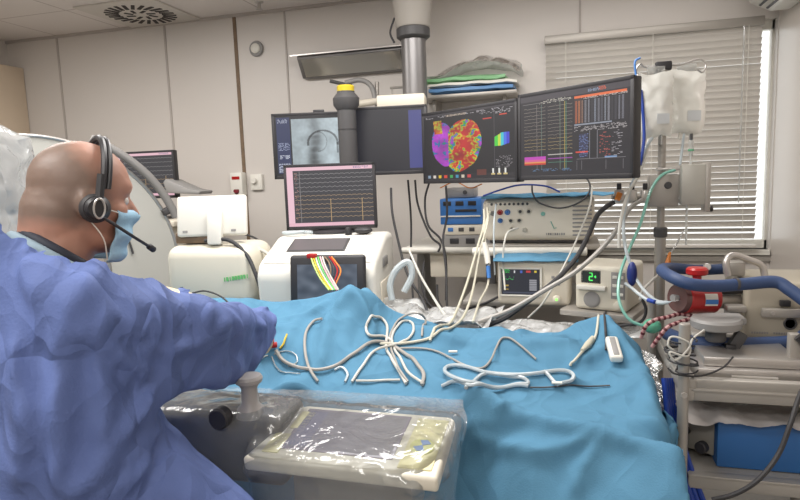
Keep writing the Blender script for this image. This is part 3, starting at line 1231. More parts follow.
limb(gb, [Sl + Vector((.02, 0, -.01)), Sl * .5 + El * .5, El, El * .45 + Wl * .55, Wl + (Wl - El).normalized() * .03], [.092, .088, .082, .070, .050])
gv, gf = remeshed(gb, .0145, 3, .5)
keep = np.ones(len(gv), bool)
keep &= gv[:, 2] > .385
neck_n = Vector((.36, .50, .79)).normalized()
neck_p = HM @ Vector((-.03, 0, -.115))
dn = (gv - np.array(neck_p)) @ np.array(neck_n)
rn = np.linalg.norm((gv - np.array(neck_p)), axis=1)
keep &= ~((dn > -.012) & (rn < .19))
for W_, E2, ex in ((Wr, Er, .075), (Wl, El, .01)):
    d_ = (W_ - E2).normalized()
    t_ = (gv - np.array(W_)) @ np.array(d_)
    r_ = np.linalg.norm(gv - np.array(W_), axis=1)
    keep &= ~((t_ > ex) & (r_ < .16))
gf = [q for q in gf if all(keep[list(q)])]
used = sorted({i for q in gf for i in q})
mp_ = {o_: n_ for n_, o_ in enumerate(used)}
gv = gv[used]
gf = [tuple(mp_[i] for i in q) for q in gf]
ed = {}
diag = set()
for q in gf:
    n_ = len(q)
    for i in range(n_):
        a_, b_ = q[i], q[(i + 1) % n_]
        kk = (min(a_, b_), max(a_, b_))
        ed[kk] = ed.get(kk, 0) + 1
    if n_ == 4:
        diag.add((q[0], q[2]))
        diag.add((q[1], q[3]))
gE = np.array(list(ed))
bnd = sorted({i for kk, c in ed.items() if c == 1 for i in kk})
bz = gv[bnd]
topb = [i for i in bnd if gv[i, 2] > .6]
nb = [[] for _ in range(len(gv))]
for a_, b_ in ed:
    nb[a_].append(b_)
    nb[b_].append(a_)
two = set()
for i in range(len(gv)):          # straight-through pairs resist bending
    for x_ in nb[i]:
        vx = gv[x_] - gv[i]
        best = min(nb[i], key=lambda y_: float((gv[y_] - gv[i]) @ vx))
        if best > x_:
            two.add((x_, best))
gB = np.array(list(diag) + list(two))
sc_ = np.ones(len(gv)) * 1.10
gR = np.linalg.norm(gv[gE[:, 0]] - gv[gE[:, 1]], axis=1)
gRB = np.linalg.norm(gv[gB[:, 0]] - gv[gB[:, 1]], axis=1)
rs = np.random.RandomState(5)


def arm_t(p):
    d_ = np.full(len(p), 9.0)
    for a_, b_ in ((Sr * .6 + Er * .4, Er), (Er, Wr), (Sl * .6 + El * .4, El), (El, Wl)):
        a_ = np.array(a_)
        b_ = np.array(b_)
        t_ = np.clip(((p - a_) @ (b_ - a_)) / ((b_ - a_) @ (b_ - a_)), 0, 1)
        d_ = np.minimum(d_, np.linalg.norm(p - a_ - t_[:, None] * (b_ - a_), axis=1))
    return np.clip((.15 - d_) / .04, 0, 1)


def scl(Q, big, small):
    k_ = arm_t((gv[Q[:, 0]] + gv[Q[:, 1]]) / 2)
    return big + (small - big) * k_


gR *= scl(gE, 1.06, .96)
gRB *= scl(gB, 1.05, .96)
GC = []


def gcap(a, b, ra, rb=None):
    GC.append((tuple(a), tuple(b), ra, rb))


for s_ in (-1, 1):
    gcap(ctr(.98) + RT * .065 * s_, ctr(1.25) + RT * .065 * s_, .145, .135)
    gcap(ctr(1.25) + RT * .085 * s_, ctr(1.43) + RT * .085 * s_, .132, .108)
gcap(Sr, Er, .072, .055)
gcap(Er, Wr, .054, .040)
gcap(Wr, Wr + (Wr - Er).normalized() * .07, .046, .046)
gcap(Sl, El, .072, .055)
gcap(El, Wl, .054, .040)
gcap(Sr + Vector((0, 0, .02)), C7 + Vector((0, 0, -.02)), .07, .075)
gcap(Sl + Vector((0, 0, .02)), C7 + Vector((0, 0, -.02)), .07, .075)
gcap(C7 + Vector((-.06, -.06, -.06)), C7 + Vector((-.05, -.06, .015)), .10, .092)
gcap(Vector((-.93, .965, 1.18)), KNr + Vector((-.03, 0, .02)), .11, .095)
gcap(HIPr + Vector((0, 0, .03)), KNr, .12, .10)
gcap(HIPl, KNl, .12, .10)


def gcol(x):
    for c in GC:
        x = cap_push(x, *c)
    return x


gv0 = gv + rs.normal(0, .0035, gv.shape)
gv2 = simulate(gv0, gE, gR, gB, gRB, gcol, 80, 9, damp=.93, pin=np.array(topb), kb=.05, fric=.6)


fl_ = [([(58, 318), (66, 350), (62, 420), (58, 498)], .022, .035), ([(60, 325), (100, 340), (150, 378)], .016, .03), ([(62, 322), (110, 322), (165, 335)], .014, .025),
       ([(152, 385), (120, 430), (85, 475)], .02, .035), ([(158, 425), (110, 462), (60, 496)], .022, .035), ([(150, 405), (190, 440), (225, 490)], .016, .03),
       ([(105, 262), (82, 285), (62, 318)], .014, .03), ([(138, 275), (148, 310), (150, 350)], .014, .025), ([(178, 290), (205, 312), (196, 345)], .012, .022),
       ([(150, 350), (190, 345), (232, 318)], .012, .025), ([(214, 302), (236, 325), (240, 352)], .010, .02), ([(252, 306), (262, 326), (258, 345)], .010, .018),
       ([(20, 240), (40, 290), (58, 318)], .012, .03), ([(12, 330), (25, 400), (20, 490)], .018, .035), ([(90, 350), (105, 400), (96, 450)], .014, .03),
       ([(150, 455), (120, 480), (95, 499)], .018, .03), ([(40, 270), (80, 262), (120, 268)], .010, .025), ([(100, 300), (125, 320), (150, 355)], .012, .02)]
gnz = vnormals(gv2, gf)
if ((gv2 - gv2.mean(0)) * gnz).sum() < 0:
    gf = [tuple(reversed(q)) for q in gf]
gv2 = crease(gv2, gf, fl_, 1.1, .010, 8.0)
gown = mesh_obj('surgical_gown', gv2 + np.array((-PEL.x, -PEL.y, 0)), gf, M['gown'], person, subsurf=1)
# dark collar of the lead vest showing in the neck opening
cp = MB()
cq = []
nx_ = neck_n.orthogonal().normalized()
ny_ = neck_n.cross(nx_)
for i in range(28):
    a_ = 2 * PI * i / 28
    cq.append(neck_p - neck_n * .004 + nx_ * .086 * math.cos(a_) + ny_ * .086 * math.sin(a_))
cp.tube(cq, .011, 10, closed=True)
pchild('vest_collar', cp, M['navyrub'])
cp = MB()
cp.tube([q - neck_n * .016 + (q - neck_p).normalized() * .010 for q in cq], .013, 10, closed=True)
pchild('collar_lining', cp, mat('pale_blue_lining', (140, 160, 172), .8))


# ---- headset, mask
def hp(*q):
    return HM @ Vector(q)


hs = thing('headset', '', '', (0, 0, 0))
for kq in ('label', 'category'):
    del hs[kq]
hs.parent = person
b_ = MB()
arc = []
for i in range(25):
    t = -1.08 + 2.16 * i / 24
    arc.append(hp(.018 + .012 * math.cos(t) - .008 * abs(t), .091 * math.sin(t * 1.42) / math.sin(1.42 * 1.08) * 1.0, .012 + .118 * math.cos(t * 1.38)))
for i in range(len(arc) - 1):
    pass
b_.tube(arc, .0065, 8)
b_.tube([q + (HM.to_3x3() @ Vector((.011, 0, 0))) for q in arc], .0045, 8)
pchild('headband', b_, M['black'], hs)
b_ = MB()
b_.tube([hp(.012, -.092, .050), hp(.008, -.094, .0), hp(.006, -.094, -.02)], .008, 8)
pchild('slider', b_, M['rubber'], hs)
R3 = HM.to_3x3().normalized()
for rad, th, off, mm, nn in ((.029, .018, -.088, M['rubber'], 'ear_cushion'), (.023, .014, -.101, M['black'], 'ear_cup'),):
    b_ = MB()
    b_.cyl(hp(.002, off + th / 2, -.018), hp(.002, off - th / 2, -.018), rad, seg=28, bev=.005)
    pchild(nn, b_, mm, hs)
b_ = MB()
b_.tube([hp(.002 + .017 * math.cos(a_) * .6 + .002, -.1105, -.018 + .019 * math.sin(a_)) for a_ in np.linspace(0, 2 * PI, 20)[:-1]], .0022, 6, closed=True)
pchild('chrome_ring', b_, M['steel'], hs)
b_ = MB()
b_.tube(smooth_path([hp(.010, -.106, -.034), hp(.040, -.100, -.052), hp(.085, -.078, -.078), hp(.125, -.045, -.098)], 5), .0033, 8)
pchild('microphone_boom', b_, M['black'], hs)
b_ = MB()
b_.cyl(hp(.120, -.049, -.0955), hp(.137, -.034, -.105), .0068, bev=.003)
pchild('microphone', b_, M['rubber'], hs)

mk = MB()


def mfn(u, v):
    az = (u - .5) * 2 * (1.12 + .28 * v)
    z = -.020 - .108 * v
    bul = math.sin(v * PI) ** .6 * .012 + .0035 * math.sin(v * 5 * PI)
    rx = .066 + bul + .020 * math.exp(-((v - .12) / .22) ** 2) * math.exp(-(az / .30) ** 2) - .012 * v
    ry = .064 + bul * .6 - .008 * v
    return hp(.022 + rx * math.cos(az), ry * math.sin(az) * 1.06, z)


mk.grid(28, 18, mfn)
msk = pchild('face_mask', mk, mat('mask_fabric', (150, 188, 212), .75, bump=.3, bscale=150, var=.04), recalc=False)
md = msk.modifiers.new('t', 'SOLIDIFY')
md.thickness = .0015
for s_ in (-1, 1):
    for z0, z1 in ((-.028, .005), (-.112, -.035)):
        b_ = MB()
        u_ = .5 + .5 * s_
        p0 = mfn(u_, 0.05 if z0 > -.1 else .95)
        b_.tube(smooth_path([p0, hp(.020, .081 * s_, (z0 + z1) / 2 - .004), hp(-.012, .086 * s_, z1)], 4), .0013, 6)
        pchild('ear_loop', b_, M['white'], msk)
#@@NEXT2
rnd = random.Random(21)
# ================================================================== display pictures


def pic_xray():
    W_, H_ = 150, 120
    a = canvas(W_, H_, (14, 15, 18))
    rect(a, .03, .03, .22, .97, (34, 46, 84))
    x0, x1, y0, y1 = int(.24 * W_), int(.97 * W_), int(.06 * H_), int(.86 * H_)
    for j in range(y0, y1):
        for i in range(x0, x1):
            u, v = (i - x0) / (x1 - x0), (j - y0) / (y1 - y0)
            g = 168 + 26 * u - 70 * math.exp(-((u - .44 - .04 * math.sin(v * 5)) / .13) ** 2) * (.55 + .45 * v)
            g += 22 * noise.noise(Vector((u * 6, v * 6, 1))) + 10 * noise.noise(Vector((u * 18, v * 16, 4)))
            g -= 28 * abs(math.sin(v * 22)) * math.exp(-((u - .44) / .10) ** 2) * (v > .35)
            r_ = math.hypot((u - .60) / .29, (v - .52) / .27)
            if abs(r_ - 1) < .07 and v < .56:
                g -= 70
            if abs(u - .885) < .02 and .5 < v < .72:
                g -= 60
            r2 = math.hypot((u - .52) / .16, (v - .48) / .2)
            if abs(r2 - 1) < .06 and u > .5:
                g -= 30
            a[j, i] = np.clip(np.array((g * .93, g * 1.0, g * 1.03)), 0, 255) / 255
    specks(a, .05, .06, .18, .12, (200, 206, 225), .7, rnd)
    specks(a, .05, .45, .2, .58, (180, 190, 220), .7, rnd)
    specks(a, .06, .66, .20, .72, (220, 225, 240), .8, rnd, 4)
    specks(a, .04, .8, .21, .95, (220, 228, 245), .9, rnd, 6)
    return a


def pic_dark():
    a = canvas(120, 100, (24, 25, 33))
    rect(a, .78, .04, .965, .96, (62, 66, 128))
    return a


def pic_heart():
    W_, H_ = 180, 135
    a = canvas(W_, H_, (16, 14, 18))
    cols = [(214, 40, 36), (226, 120, 30), (222, 208, 50), (70, 190, 70), (50, 130, 210), (190, 60, 210), (200, 70, 220)]
    for j in range(H_):
        for i in range(W_):
            u, v = i / W_, j / H_
            x_, y_ = (u - .455) / .205, (v - .50) / .375
            k_ = 1 + .14 * noise.noise(Vector((u * 5, v * 5, 9)))
            in1 = (x_ * .97 + y_ * .16) ** 2 + y_ ** 2 < k_ and u > .295
            x2, y2 = (u - .24) / .14, (v - .47) / .33
            in2 = (x2 - .18 * y2) ** 2 + y2 ** 2 < k_
            in3 = abs(u - .165 - .05 * v) < .05 and .10 < v < .5
            if in1 or in2 or in3:
                n_ = noise.noise(Vector((u * 13, v * 10, 2.2))) + .8 * noise.noise(Vector((u * 34, v * 28, 6.2)))
                if in1:
                    q = 1.0 + n_ * 4.4 + 3.5 * max(0, u - .52) * 4 + (1.6 if u < .36 else 0)
                else:
                    q = 5.6 + n_ * 2.2 - (4 if in3 and v < .3 else 0)
                c = cols[int(max(0, min(6, q)))]
                sh = .8 + .25 * noise.noise(Vector((u * 7, v * 7, 0)))
                a[j, i] = np.clip(np.array(c) * sh, 0, 255) / 255
            xx = (u - .875) / .07
            yy = (v - .45) / .10
            if abs(xx) < 1 and abs(yy) < 1 - .25 * max(0, xx) and yy > -.75 + .5 * max(0, -xx):
                c = [(70, 200, 60), (190, 210, 60), (60, 190, 200), (70, 110, 220), (60, 60, 200)][int((xx + 1) * 2.45)]
                a[j, i] = np.array(c) / 255
    rect(a, 0, 0, 1, .035, (58, 54, 58))
    specks(a, .03, .04, .97, .07, (170, 165, 170), .5, rnd, 5)
    specks(a, .28, .04, .5, .06, (220, 200, 180), .9, rnd, 3)
    rect(a, .805, .04, .81, .93, (70, 68, 74))
    specks(a, .82, .08, .97, .12, (180, 176, 180), .6, rnd, 4)
    specks(a, .66, .08, .80, .12, (150, 146, 150), .5, rnd, 4)
    rect(a, .69, .16, .78, .175, (200, 60, 50))
    rect(a, .86, .13, .93, .145, (210, 70, 50))
    specks(a, .82, .70, .97, .86, (140, 136, 140), .4, rnd, 3)
    rect(a, 0, .92, 1, 1, (30, 28, 32))
    rect(a, .62, .87, .72, .95, (92, 44, 34))
    for q, c in enumerate(((130, 150, 170), (210, 200, 190), (214, 180, 40), (200, 60, 40), (60, 160, 80), (60, 140, 170), (200, 190, 170), (190, 60, 60))):
        rect(a, .04 + .068 * q, .935, .075 + .068 * q, .985, c)
    for q in (.78, .84, .90):
        rect(a, q, .86, q + .018, .93, (225, 225, 220))
        rect(a, q - .01, .93, q + .03, .95, (200, 180, 120))
    return a


def pic_ep():
    W_, H_ = 230, 185
    a = canvas(W_, H_, (32, 29, 33))
    rect(a, 0, 0, 1, .075, (66, 61, 66))
    specks(a, .66, .03, .76, .055, (150, 170, 200), .9, rnd, 3)
    specks(a, .75, .02, .80, .055, (230, 100, 60), .9, rnd, 3)
    rect(a, .03, .10, .52, .105, (120, 116, 116))
    specks(a, .20, .08, .50, .12, (210, 205, 190), .4, rnd, 5)
    for c0, c1 in ((.04, .265), (.285, .52)):
        for q in range(13):
            y = .16 + .043 * q
            col_ = (124, 116, 108) if q < 9 else (150, 132, 90)
            for i in range(int(c0 * W_), int(c1 * W_)):
                u = i / W_
                yy = y + .006 * math.sin(u * 90 + q) * (math.sin(u * 30 + q * 2) > .6) - (.018 if (i * 7 + q * 3) % 41 == 0 else 0)
                a[min(H_ - 1, int(yy * H_)), i] = np.array(col_) / 255
    for x_, c in ((.17, (120, 112, 110)), (.22, (96, 120, 110)), (.40, (110, 128, 112)), (.445, (180, 160, 70)), (.46, (90, 150, 120))):
        vline(a, x_, .12, .93, c)
    rect(a, .04, .765, .262, .805, (186, 62, 176))
    rect(a, .04, .805, .262, .83, (206, 90, 140))
    rect(a, .04, .83, .262, .848, (216, 148, 78))
    rect(a, .04, .848, .262, .868, (196, 60, 44))
    rect(a, .285, .745, .52, .752, (190, 184, 180))
    rect(a, .285, .79, .52, .80, (150, 70, 160))
    rect(a, .285, .84, .52, .848, (70, 130, 110))
    specks(a, .1, .92, .5, .95, (90, 130, 170), .4, rnd, 5)
    rect(a, .535, .09, .975, .115, (226, 108, 60))
    specks(a, .535, .115, .975, .14, (210, 200, 190), .7, rnd, 4)
    rect(a, .535, .115, .60, .40, (60, 44, 40))
    for q, c in enumerate(((190, 100, 60), (200, 120, 70), (160, 120, 100), (140, 138, 146), (150, 150, 160), (60, 60, 66), (140, 146, 160), (130, 130, 140), (90, 90, 100), (150, 156, 168), (150, 150, 160), (60, 60, 66), (70, 70, 78), (140, 140, 150), (130, 130, 140))):
        x_ = .545 + .028 * q
        for j in range(int(.15 * H_), int(.40 * H_), 2):
            a[j, int(x_ * W_):int((x_ + .016) * W_)] = np.array(c) / 255
    rect(a, .535, .415, .86, .428, (140, 146, 158))
    specks(a, .535, .44, .97, .50, (186, 180, 180), .5, rnd, 5)
    rect(a, .58, .53, .66, .80, (44, 46, 74))
    specks(a, .58, .53, .66, .80, (110, 130, 180), .4, rnd, 4)
    rect(a, .55, .73, .66, .75, (214, 70, 50))
    rect(a, .67, .50, .735, .80, (24, 22, 25))
    for x_ in (.67, .735):
        vline(a, x_, .50, .82, (130, 130, 138))
    specks(a, .76, .52, .84, .80, (200, 96, 84), .35, rnd, 6)
    specks(a, .86, .52, .94, .80, (170, 166, 170), .25, rnd, 6)
    hline(a, .56, .97, .82, (120, 118, 122))
    rect(a, .80, .80, .90, .82, (120, 150, 190))
    for x_ in (.56, .60, .81, .95):
        vline(a, x_, .84, .95, (104, 102, 106))
    return a


def pic_pink(n_=9):
    W_, H_ = 150, 105
    a = canvas(W_, H_, (50, 50, 54))
    rect(a, 0, 0, 1, .065, (226, 184, 196))
    specks(a, .78, .015, .95, .05, (60, 60, 130), .9, rnd, 2)
    rect(a, 0, .065, .075, 1, (226, 186, 198))
    rect(a, 0, .945, 1, 1, (222, 176, 190))
    for q in range(n_):
        y = .12 + .8 * q / n_
        for i in range(int(.09 * W_), W_):
            a[int(y * H_ + .6 * math.sin(i * .7 + q)), i] = np.array((126, 124, 124) if q < 5 else (150, 128, 100)) / 255
    vline(a, .15, .07, .94, (130, 126, 126))
    for x_ in (.50, .87):
        vline(a, x_, .55, .93, (190, 160, 110))
    specks(a, .09, .1, .13, .9, (170, 120, 110), .3, rnd, 2)
    return a


def monitor(pl, pr_, ht, label, pic, group='monitors of the hanging bank', name='monitor', bez=.014, thick=.045, strength=1.0, tilt=0.0, stand=None, base=True):
    c = (pl + pr_) / 2
    d = pr_ - pl
    rz = math.atan2(d.y, d.x)
    wd = math.hypot(d.x, d.y)
    t = thing(name, label, 'monitor', (c.x, c.y, c.z - ht / 2), rz, group)
    MB().box((0, thick / 2, ht / 2), (wd, thick, ht), .006).box((0, thick * 1.1, ht / 2), (wd * .7, thick * .7, ht * .7), .012).build('casing', M['black'], t)
    MB().box((0, .0, ht - bez / 2), (wd, .006, bez), .001).box((0, 0, bez * .65), (wd, .006, bez * 1.3), .001).box((-wd / 2 + bez / 2, 0, ht / 2), (bez, .006, ht), .001).box((wd / 2 - bez / 2, 0, ht / 2), (bez, .006, ht), .001).build('bezel', M['black'], t)
    screen(pic, wd - 2 * bez, ht - 2.3 * bez, t, strength, -.0015, 'screen', ht / 2 + .15 * bez)
    return t, c, rz, wd


# ------------------------------------------------------------------ ceiling boom
bc = P(414, 60, 3.45)
bt = thing('monitor_boom', 'grey metal ceiling column and arms carrying the bank of screens', 'ceiling boom', (bc.x, bc.y, CEIL))
zc = P(412, 38, 3.45).z - CEIL
z1_ = P(412, 96, 3.45).z - CEIL
MB().lathe((0, 0, 0), [(.15, 0), (.145, -.02), (.12, -.10), (.098, zc + .06), (.09, zc + .05)], 40).build('ceiling_cover', mat('cover_grey', (176, 170, 162), .5), bt)
MB().lathe((0, 0, 0), [(.088, zc + .05), (.096, zc + .045), (.096, zc - .0), (.078, zc - .015)], 40).build('collar', M['dgrey'], bt)
MB().cyl((0, 0, zc), (0, 0, z1_ - .05), .071, seg=40).build('column', M['column'], bt)
MB().tube(smooth_path([(-.10, -.03, zc + .11), (-.125, -.04, zc + .03), (-.10, -.05, zc - .03)], 5), .006, 8).build('cable_loop', M['rubber'], bt)
hb = P(402, 99, 3.4)
MB().box((hb.x - bc.x, hb.y - bc.y, hb.z - CEIL - .02), (.27, .16, .075), .01, rot=.15).build('joint_box', M['beige'], bt)
zb_ = P(400, 140, 3.3).z
# spine that follows the backs of the four screens
sp_pts = [P(310, 145, 3.45), P(392, 142, 3.28), P(470, 142, 3.0), P(590, 132, 2.34)]
sp_pts = [Vector((p.x, p.y + .02, zb_)) for p in sp_pts]
MB().tube([p - Vector((bc.x, bc.y, CEIL)) for p in sp_pts], .022, 12).build('crossbar', M['alu'], bt)
mid = sp_pts[1] * .6 + sp_pts[2] * .4
MB().tube([Vector((0, 0, z1_ - .03)), Vector((0, 0, zb_ - CEIL)), mid - Vector((bc.x, bc.y, CEIL))], .03, 12).build('drop_post', M['alu'], bt)

m1 = monitor(P(273, 148, 3.3), P(348, 143, 3.28), .355, 'leftmost screen of the hanging bank, showing a grey fluoroscopy image', pic_xray(), tilt=0)
m2 = monitor(P(353.5, 142, 3.18), P(427.5, 139, 3.12), .355, 'blank dark screen with one blue stripe, second from left in the hanging bank', pic_dark())
m3 = monitor(P(423, 149, 3.0), P(517.5, 140.5, 2.50), .345, 'hanging screen showing a rainbow-coloured heart map', pic_heart())
m4 = monitor(P(518.5, 139, 2.46), P(634, 126, 2.03), .345, 'rightmost hanging screen with dark signal traces and data tables', pic_ep())
for (t, c, rz, wd), (ex, ey) in ((m1, (0, .10)), (m2, (0, .12)), (m3, (0, .12)), (m4, (0, .12))):
    MB().box((0, .065, .17), (.12, .04, .12), .005).box((0, .10, .17), (.05, .06, .05), .005).build('bracket', M['alu'], t)
MB().box((.05, .03, .362), (.06, .02, .018), .004).build('camera_clip', M['black'], m1[0])

# ------------------------------------------------------------------ black post with the yellow ring
pp = P(347, 120, 3.08)
bp_ = thing('post_stand', 'thick dark grey post with a yellow ring at its top between the screens', 'stand', (pp.x, pp.y, 0))
zt_ = P(345, 89, 3.08).z
MB().lathe((0, 0, 0), [(.20, .02), (.20, .05), (.06, .08), (.05, .10)], 32).build('floor_foot', M['dgrey'], bp_)
MB().cyl((0, 0, .08), (0, 0, zt_ - .09), .048, seg=32).build('post', M['dgrey'], bp_)
MB().lathe((0, 0, 0), [(.049, zt_ - .11), (.066, zt_ - .085), (.068, zt_ - .05), (.052, zt_ - .03), (.045, zt_ - .022), (.045, zt_ - .015)], 32).build('post_head', M['dgrey'], bp_)
MB().lathe((0, 0, 0), [(.043, zt_ - .02), (.045, zt_ + .008), (.04, zt_ + .014), (.02, zt_ + .014)], 32).build('yellow_ring', M['yellow'], bp_)
MB().cyl((0, 0, P(347, 130, 3.08).z), (0, 0, P(347, 130, 3.08).z + .004), .0495, seg=32).build('joint_line', M['black'], bp_)

# ------------------------------------------------------------------ examination lamp arm behind the screens
la = P(355, 92, 3.75)
t = thing('lamp_arm', 'folded grey tubular wall arm behind the screens and below the mirrored lamp bar', 'wall arm', (la.x, YW, la.z))


def rel(o_, *q):
    return P(*q) - o_.location


MB().tube([rel(t, 330, 81, 3.75), rel(t, 352, 86, 3.75)], .011, 10).build('bar', M['dgrey'], t)
MB().tube(smooth_path([rel(t, 345, 83, 3.75), rel(t, 360, 80, 3.75), rel(t, 371, 86, 3.75), rel(t, 376, 102, 3.75)], 5), .016, 10).build('curved_arm', M['grey'], t)
MB().tube([rel(t, 377, 82, 3.78), rel(t, 377, 106, 3.78)], .014, 10).build('upright', M['alu'], t)
MB().tube([rel(t, 390, 88, 3.78), rel(t, 405, 87, 3.78)], .008, 8).tube([rel(t, 392, 88, 3.78), rel(t, 393, 106, 3.78)], .005, 8).build('hook_bar', M['alu'], t)
a_, b_ = rel(t, 358, 104, 3.75), rel(t, 378, 101, 3.75)
MB().tube([a_, b_], .022, 12).build('joint_arm', M['beige'], t)
MB().cyl(rel(t, 382, 102, 3.68), rel(t, 382, 102, 3.76), .03, bev=.005).build('joint_knob', M['black'], t)
q = rel(t, 380, 104, 3.8)
MB().tube([q, (q.x, -.002, q.z), ], .014, 10).build('wall_mount', M['alu'], t)

# ------------------------------------------------------------------ wall shelf with the wrapped packs
c_ = AY(470, 95, 3.86)
sh = thing('wall_shelf', 'narrow steel wall shelf above the colour heart screen', 'shelf', (c_.x, YW, c_.z))
MB().box((0, -.14, -.012), (.60, .27, .02), .003).build('shelf_board', M['alu'], sh)
for sx_ in (-.22, .22):
    MB().box((sx_, -.10, -.06), (.02, .2, .08), .002).build('bracket', M['alu'], sh)


def pack(c, size, m, label, seed, name='wrapped_pack'):
    sd = seed

    def wob(p):
        return p + Vector((0, 0, .010 * noise.noise(p * 9 + Vector((sd, 0, 0))))) + .008 * noise.noise_vector(p * 14 + Vector((sd, 3, 0)))
    mb = MB()
    b2 = bmesh.new()
    bmesh.ops.create_cube(b2, size=1)
    bmesh.ops.subdivide_edges(b2, edges=b2.edges[:], cuts=9, use_grid_fill=True)
    for v in b2.verts:
        e = max(0, max(abs(v.co.x), abs(v.co.y)) * 2 - .7) / .3
        zf = 1 - .5 * min(1, e) ** 2
        v.co = wob(Vector((v.co.x * size[0], v.co.y * size[1], v.co.z * size[2] * zf)))
    mb._merge(b2)
    o = mb.build(name, m)
    o.location = c
    tag(o, label, 'pack')
    return o


sy = YW - .14
z0 = c_.z + .002
pack((c_.x + .02, sy, z0 + .022), (.52, .24, .036), mat('pale_blue_wrap', (92, 138, 186), .4), 'flat blue wrapped pack at the bottom of the shelf stack', 1)
pack((c_.x + .03, sy, z0 + .055), (.54, .25, .03), M['white'], 'flat white wrapped pack between the blue and green packs', 2)
pack((c_.x - .02, sy - .01, z0 + .084), (.50, .24, .036), mat('pale_green_wrap', (122, 178, 126), .4), 'green wrapped pack on top of the white pack', 3)
sheet = MB()


def plastic_pile(u, v):
    x = -.30 + .6 * u
    y = -.14 + .28 * v
    r = max(0, 1 - ((x - .06) / .3) ** 2 - (y / .2) ** 2)
    z = .005 + .13 * r ** .7 * (.75 + .5 * abs(noise.noise(Vector((x * 9, y * 9, 5)))))
    return Vector((x, y, z)) + .012 * noise.noise_vector(Vector((x * 16, y * 16, 2)))


sheet.grid(44, 26, plastic_pile)
o = sheet.build('plastic_wrap', M['film2'])
o.location = (c_.x + .02, sy, z0 + .10)
tag(o, 'crumpled clear plastic wrap heaped on the green pack', 'plastic wrap')

# ------------------------------------------------------------------ C-arm gantry
gc = P(36, 278, 3.15)
gd = (gc - _O)
gyaw = math.atan2(gd.y, gd.x) - PI / 2 + .10
ga = thing('c_arm', 'big white curved C-arm of the imaging machine behind the bald head', 'imaging machine', (gc.x, gc.y, 0), gyaw)
R0, R1 = .36, .735


def arcband(r0, r1, t0, t1, y0, y1, n=64):
    mb = MB()
    ringv = []
    for i in range(n + 1):
        a_ = t0 + (t1 - t0) * i / n
        ringv.append([mb.bm.verts.new((r * math.cos(a_), y, gc.z + r * math.sin(a_))) for r, y in ((r0, y0), (r1, y0), (r1, y1), (r0, y1))])
    for A, B in zip(ringv, ringv[1:]):
        for k_ in range(4):
            mb.bm.faces.new((A[k_], A[(k_ + 1) % 4], B[(k_ + 1) % 4], B[k_]))
    mb.bm.faces.new(ringv[0])
    mb.bm.faces.new(ringv[-1])
    return mb


arcband(R0, R1, -1.2, 2.6, 0, .14).build('arc_body', mat('arc_enamel', (190, 190, 184), .25, var=.02), ga)
for rr_, yy_ in ((R1 + .004, 0), (R1 + .004, .14), (R0, 0)):
    MB().tube([(rr_ * math.cos(t_), yy_, gc.z + rr_ * math.sin(t_)) for t_ in np.linspace(-1.2, 2.6, 60)], .010, 8).build('rim', M['steel'], ga)
MB().tube([((R1 + .055 - .02 * abs(t_ - .7)) * math.cos(t_), -.03, gc.z + (R1 + .055) * math.sin(t_)) for t_ in np.linspace(.35, 1.15, 24)], .024, 12).build('hose', M['grey'], ga)
for t_ in (.42, 1.05):
    MB().box(((R1 + .03) * math.cos(t_), -.01, gc.z + (R1 + .03) * math.sin(t_)), (.07, .05, .04), .006, rot=Matrix.Rotation(-t_, 3, 'Y')).build('hose_clip', M['dgrey'], ga)
MB().tube([((R0 + .13) * math.cos(t_), -.012, gc.z + (R0 + .16) * math.sin(t_)) for t_ in np.linspace(.15, 1.2, 24)], .006, 8).build('seam_line', M['dgrey'], ga)
MB().box((-.15, .25, .45), (.5, .35, .88), .04).box((-.15, .2, .06), (.9, .5, .12), .03).build('gantry_base', M['cream'], ga)

# ------------------------------------------------------------------ plastic-draped detector at the left edge
dc = P(-42, 182, 2.0)
dt = thing('draped_detector', 'flat image detector under crumpled clear plastic at the left edge', 'detector', (dc.x, dc.y, dc.z))
MB().box((0, 0, -.0), (.26, .26, .24), .03, 3).build('detector_housing', M['grey'], dt)
MB().cyl((0, .0, .10), (0, 0, CEIL - dc.z), .03).build('hanger_rod', M['alu'], dt)
pc = MB()


def bagfn(u, v):
    a_ = 2 * PI * u
    z = .20 - .46 * v
    k_ = 1.0 if v > .12 else .35 + .65 * (v / .12) ** .5
    r = .185 * k_ / max(abs(math.cos(a_)), abs(math.sin(a_))) ** .55
    p = Vector((r * math.cos(a_), r * math.sin(a_), z - .0))
    return p + .022 * noise.noise_vector(p * 9) + .01 * noise.noise_vector(p * 26)


pc.grid(70, 40, bagfn)
pc.build('plastic_cover', film('detector_film', haze=.4, bscale=8, bump=.9), dt)

# ------------------------------------------------------------------ monitor beside the far wall behind the head
mw = monitor(P(116, 177, 4.0), P(175, 173, 3.9), .31, 'distant monitor with pink banner seen past the face mask', pic_pink(8), None, strength=1.0)
zb2 = mw[0].location.z
MB().box((0, .03, -.05), (.05, .03, .16), .004).build('stand', M['black'], mw[0])
MB().box((0, .03, -.13), (.24, .18, .015), .005).build('foot', M['black'], mw[0])
ct = thing('side_cart', 'pale cart carrying the distant pink-banner monitor', 'cart', (mw[0].location.x, mw[0].location.y + .03, 0), mw[2])
zt2 = zb2 - .14
MB().box((0, 0, zt2 - .02), (.6, .42, .035), .008).build('cart_top', M['beige'], ct)
MB().box((0, .02, (zt2 - .04) / 2 + .04), (.5, .34, zt2 - .12), .01).build('cart_body', M['beige'], ct)
for sx_ in (-1, 1):
    for sy_ in (-1, 1):
        MB().cyl((.2 * sx_ - .012, .12 * sy_ + .02, .035), (.2 * sx_ + .012, .12 * sy_ + .02, .035), .034, seg=16).build('caster', M['rubber'], ct)
wg = Matrix.Rotation(-mw[2], 3, 'Z') @ (P(184, 183, 3.9) - ct.location)
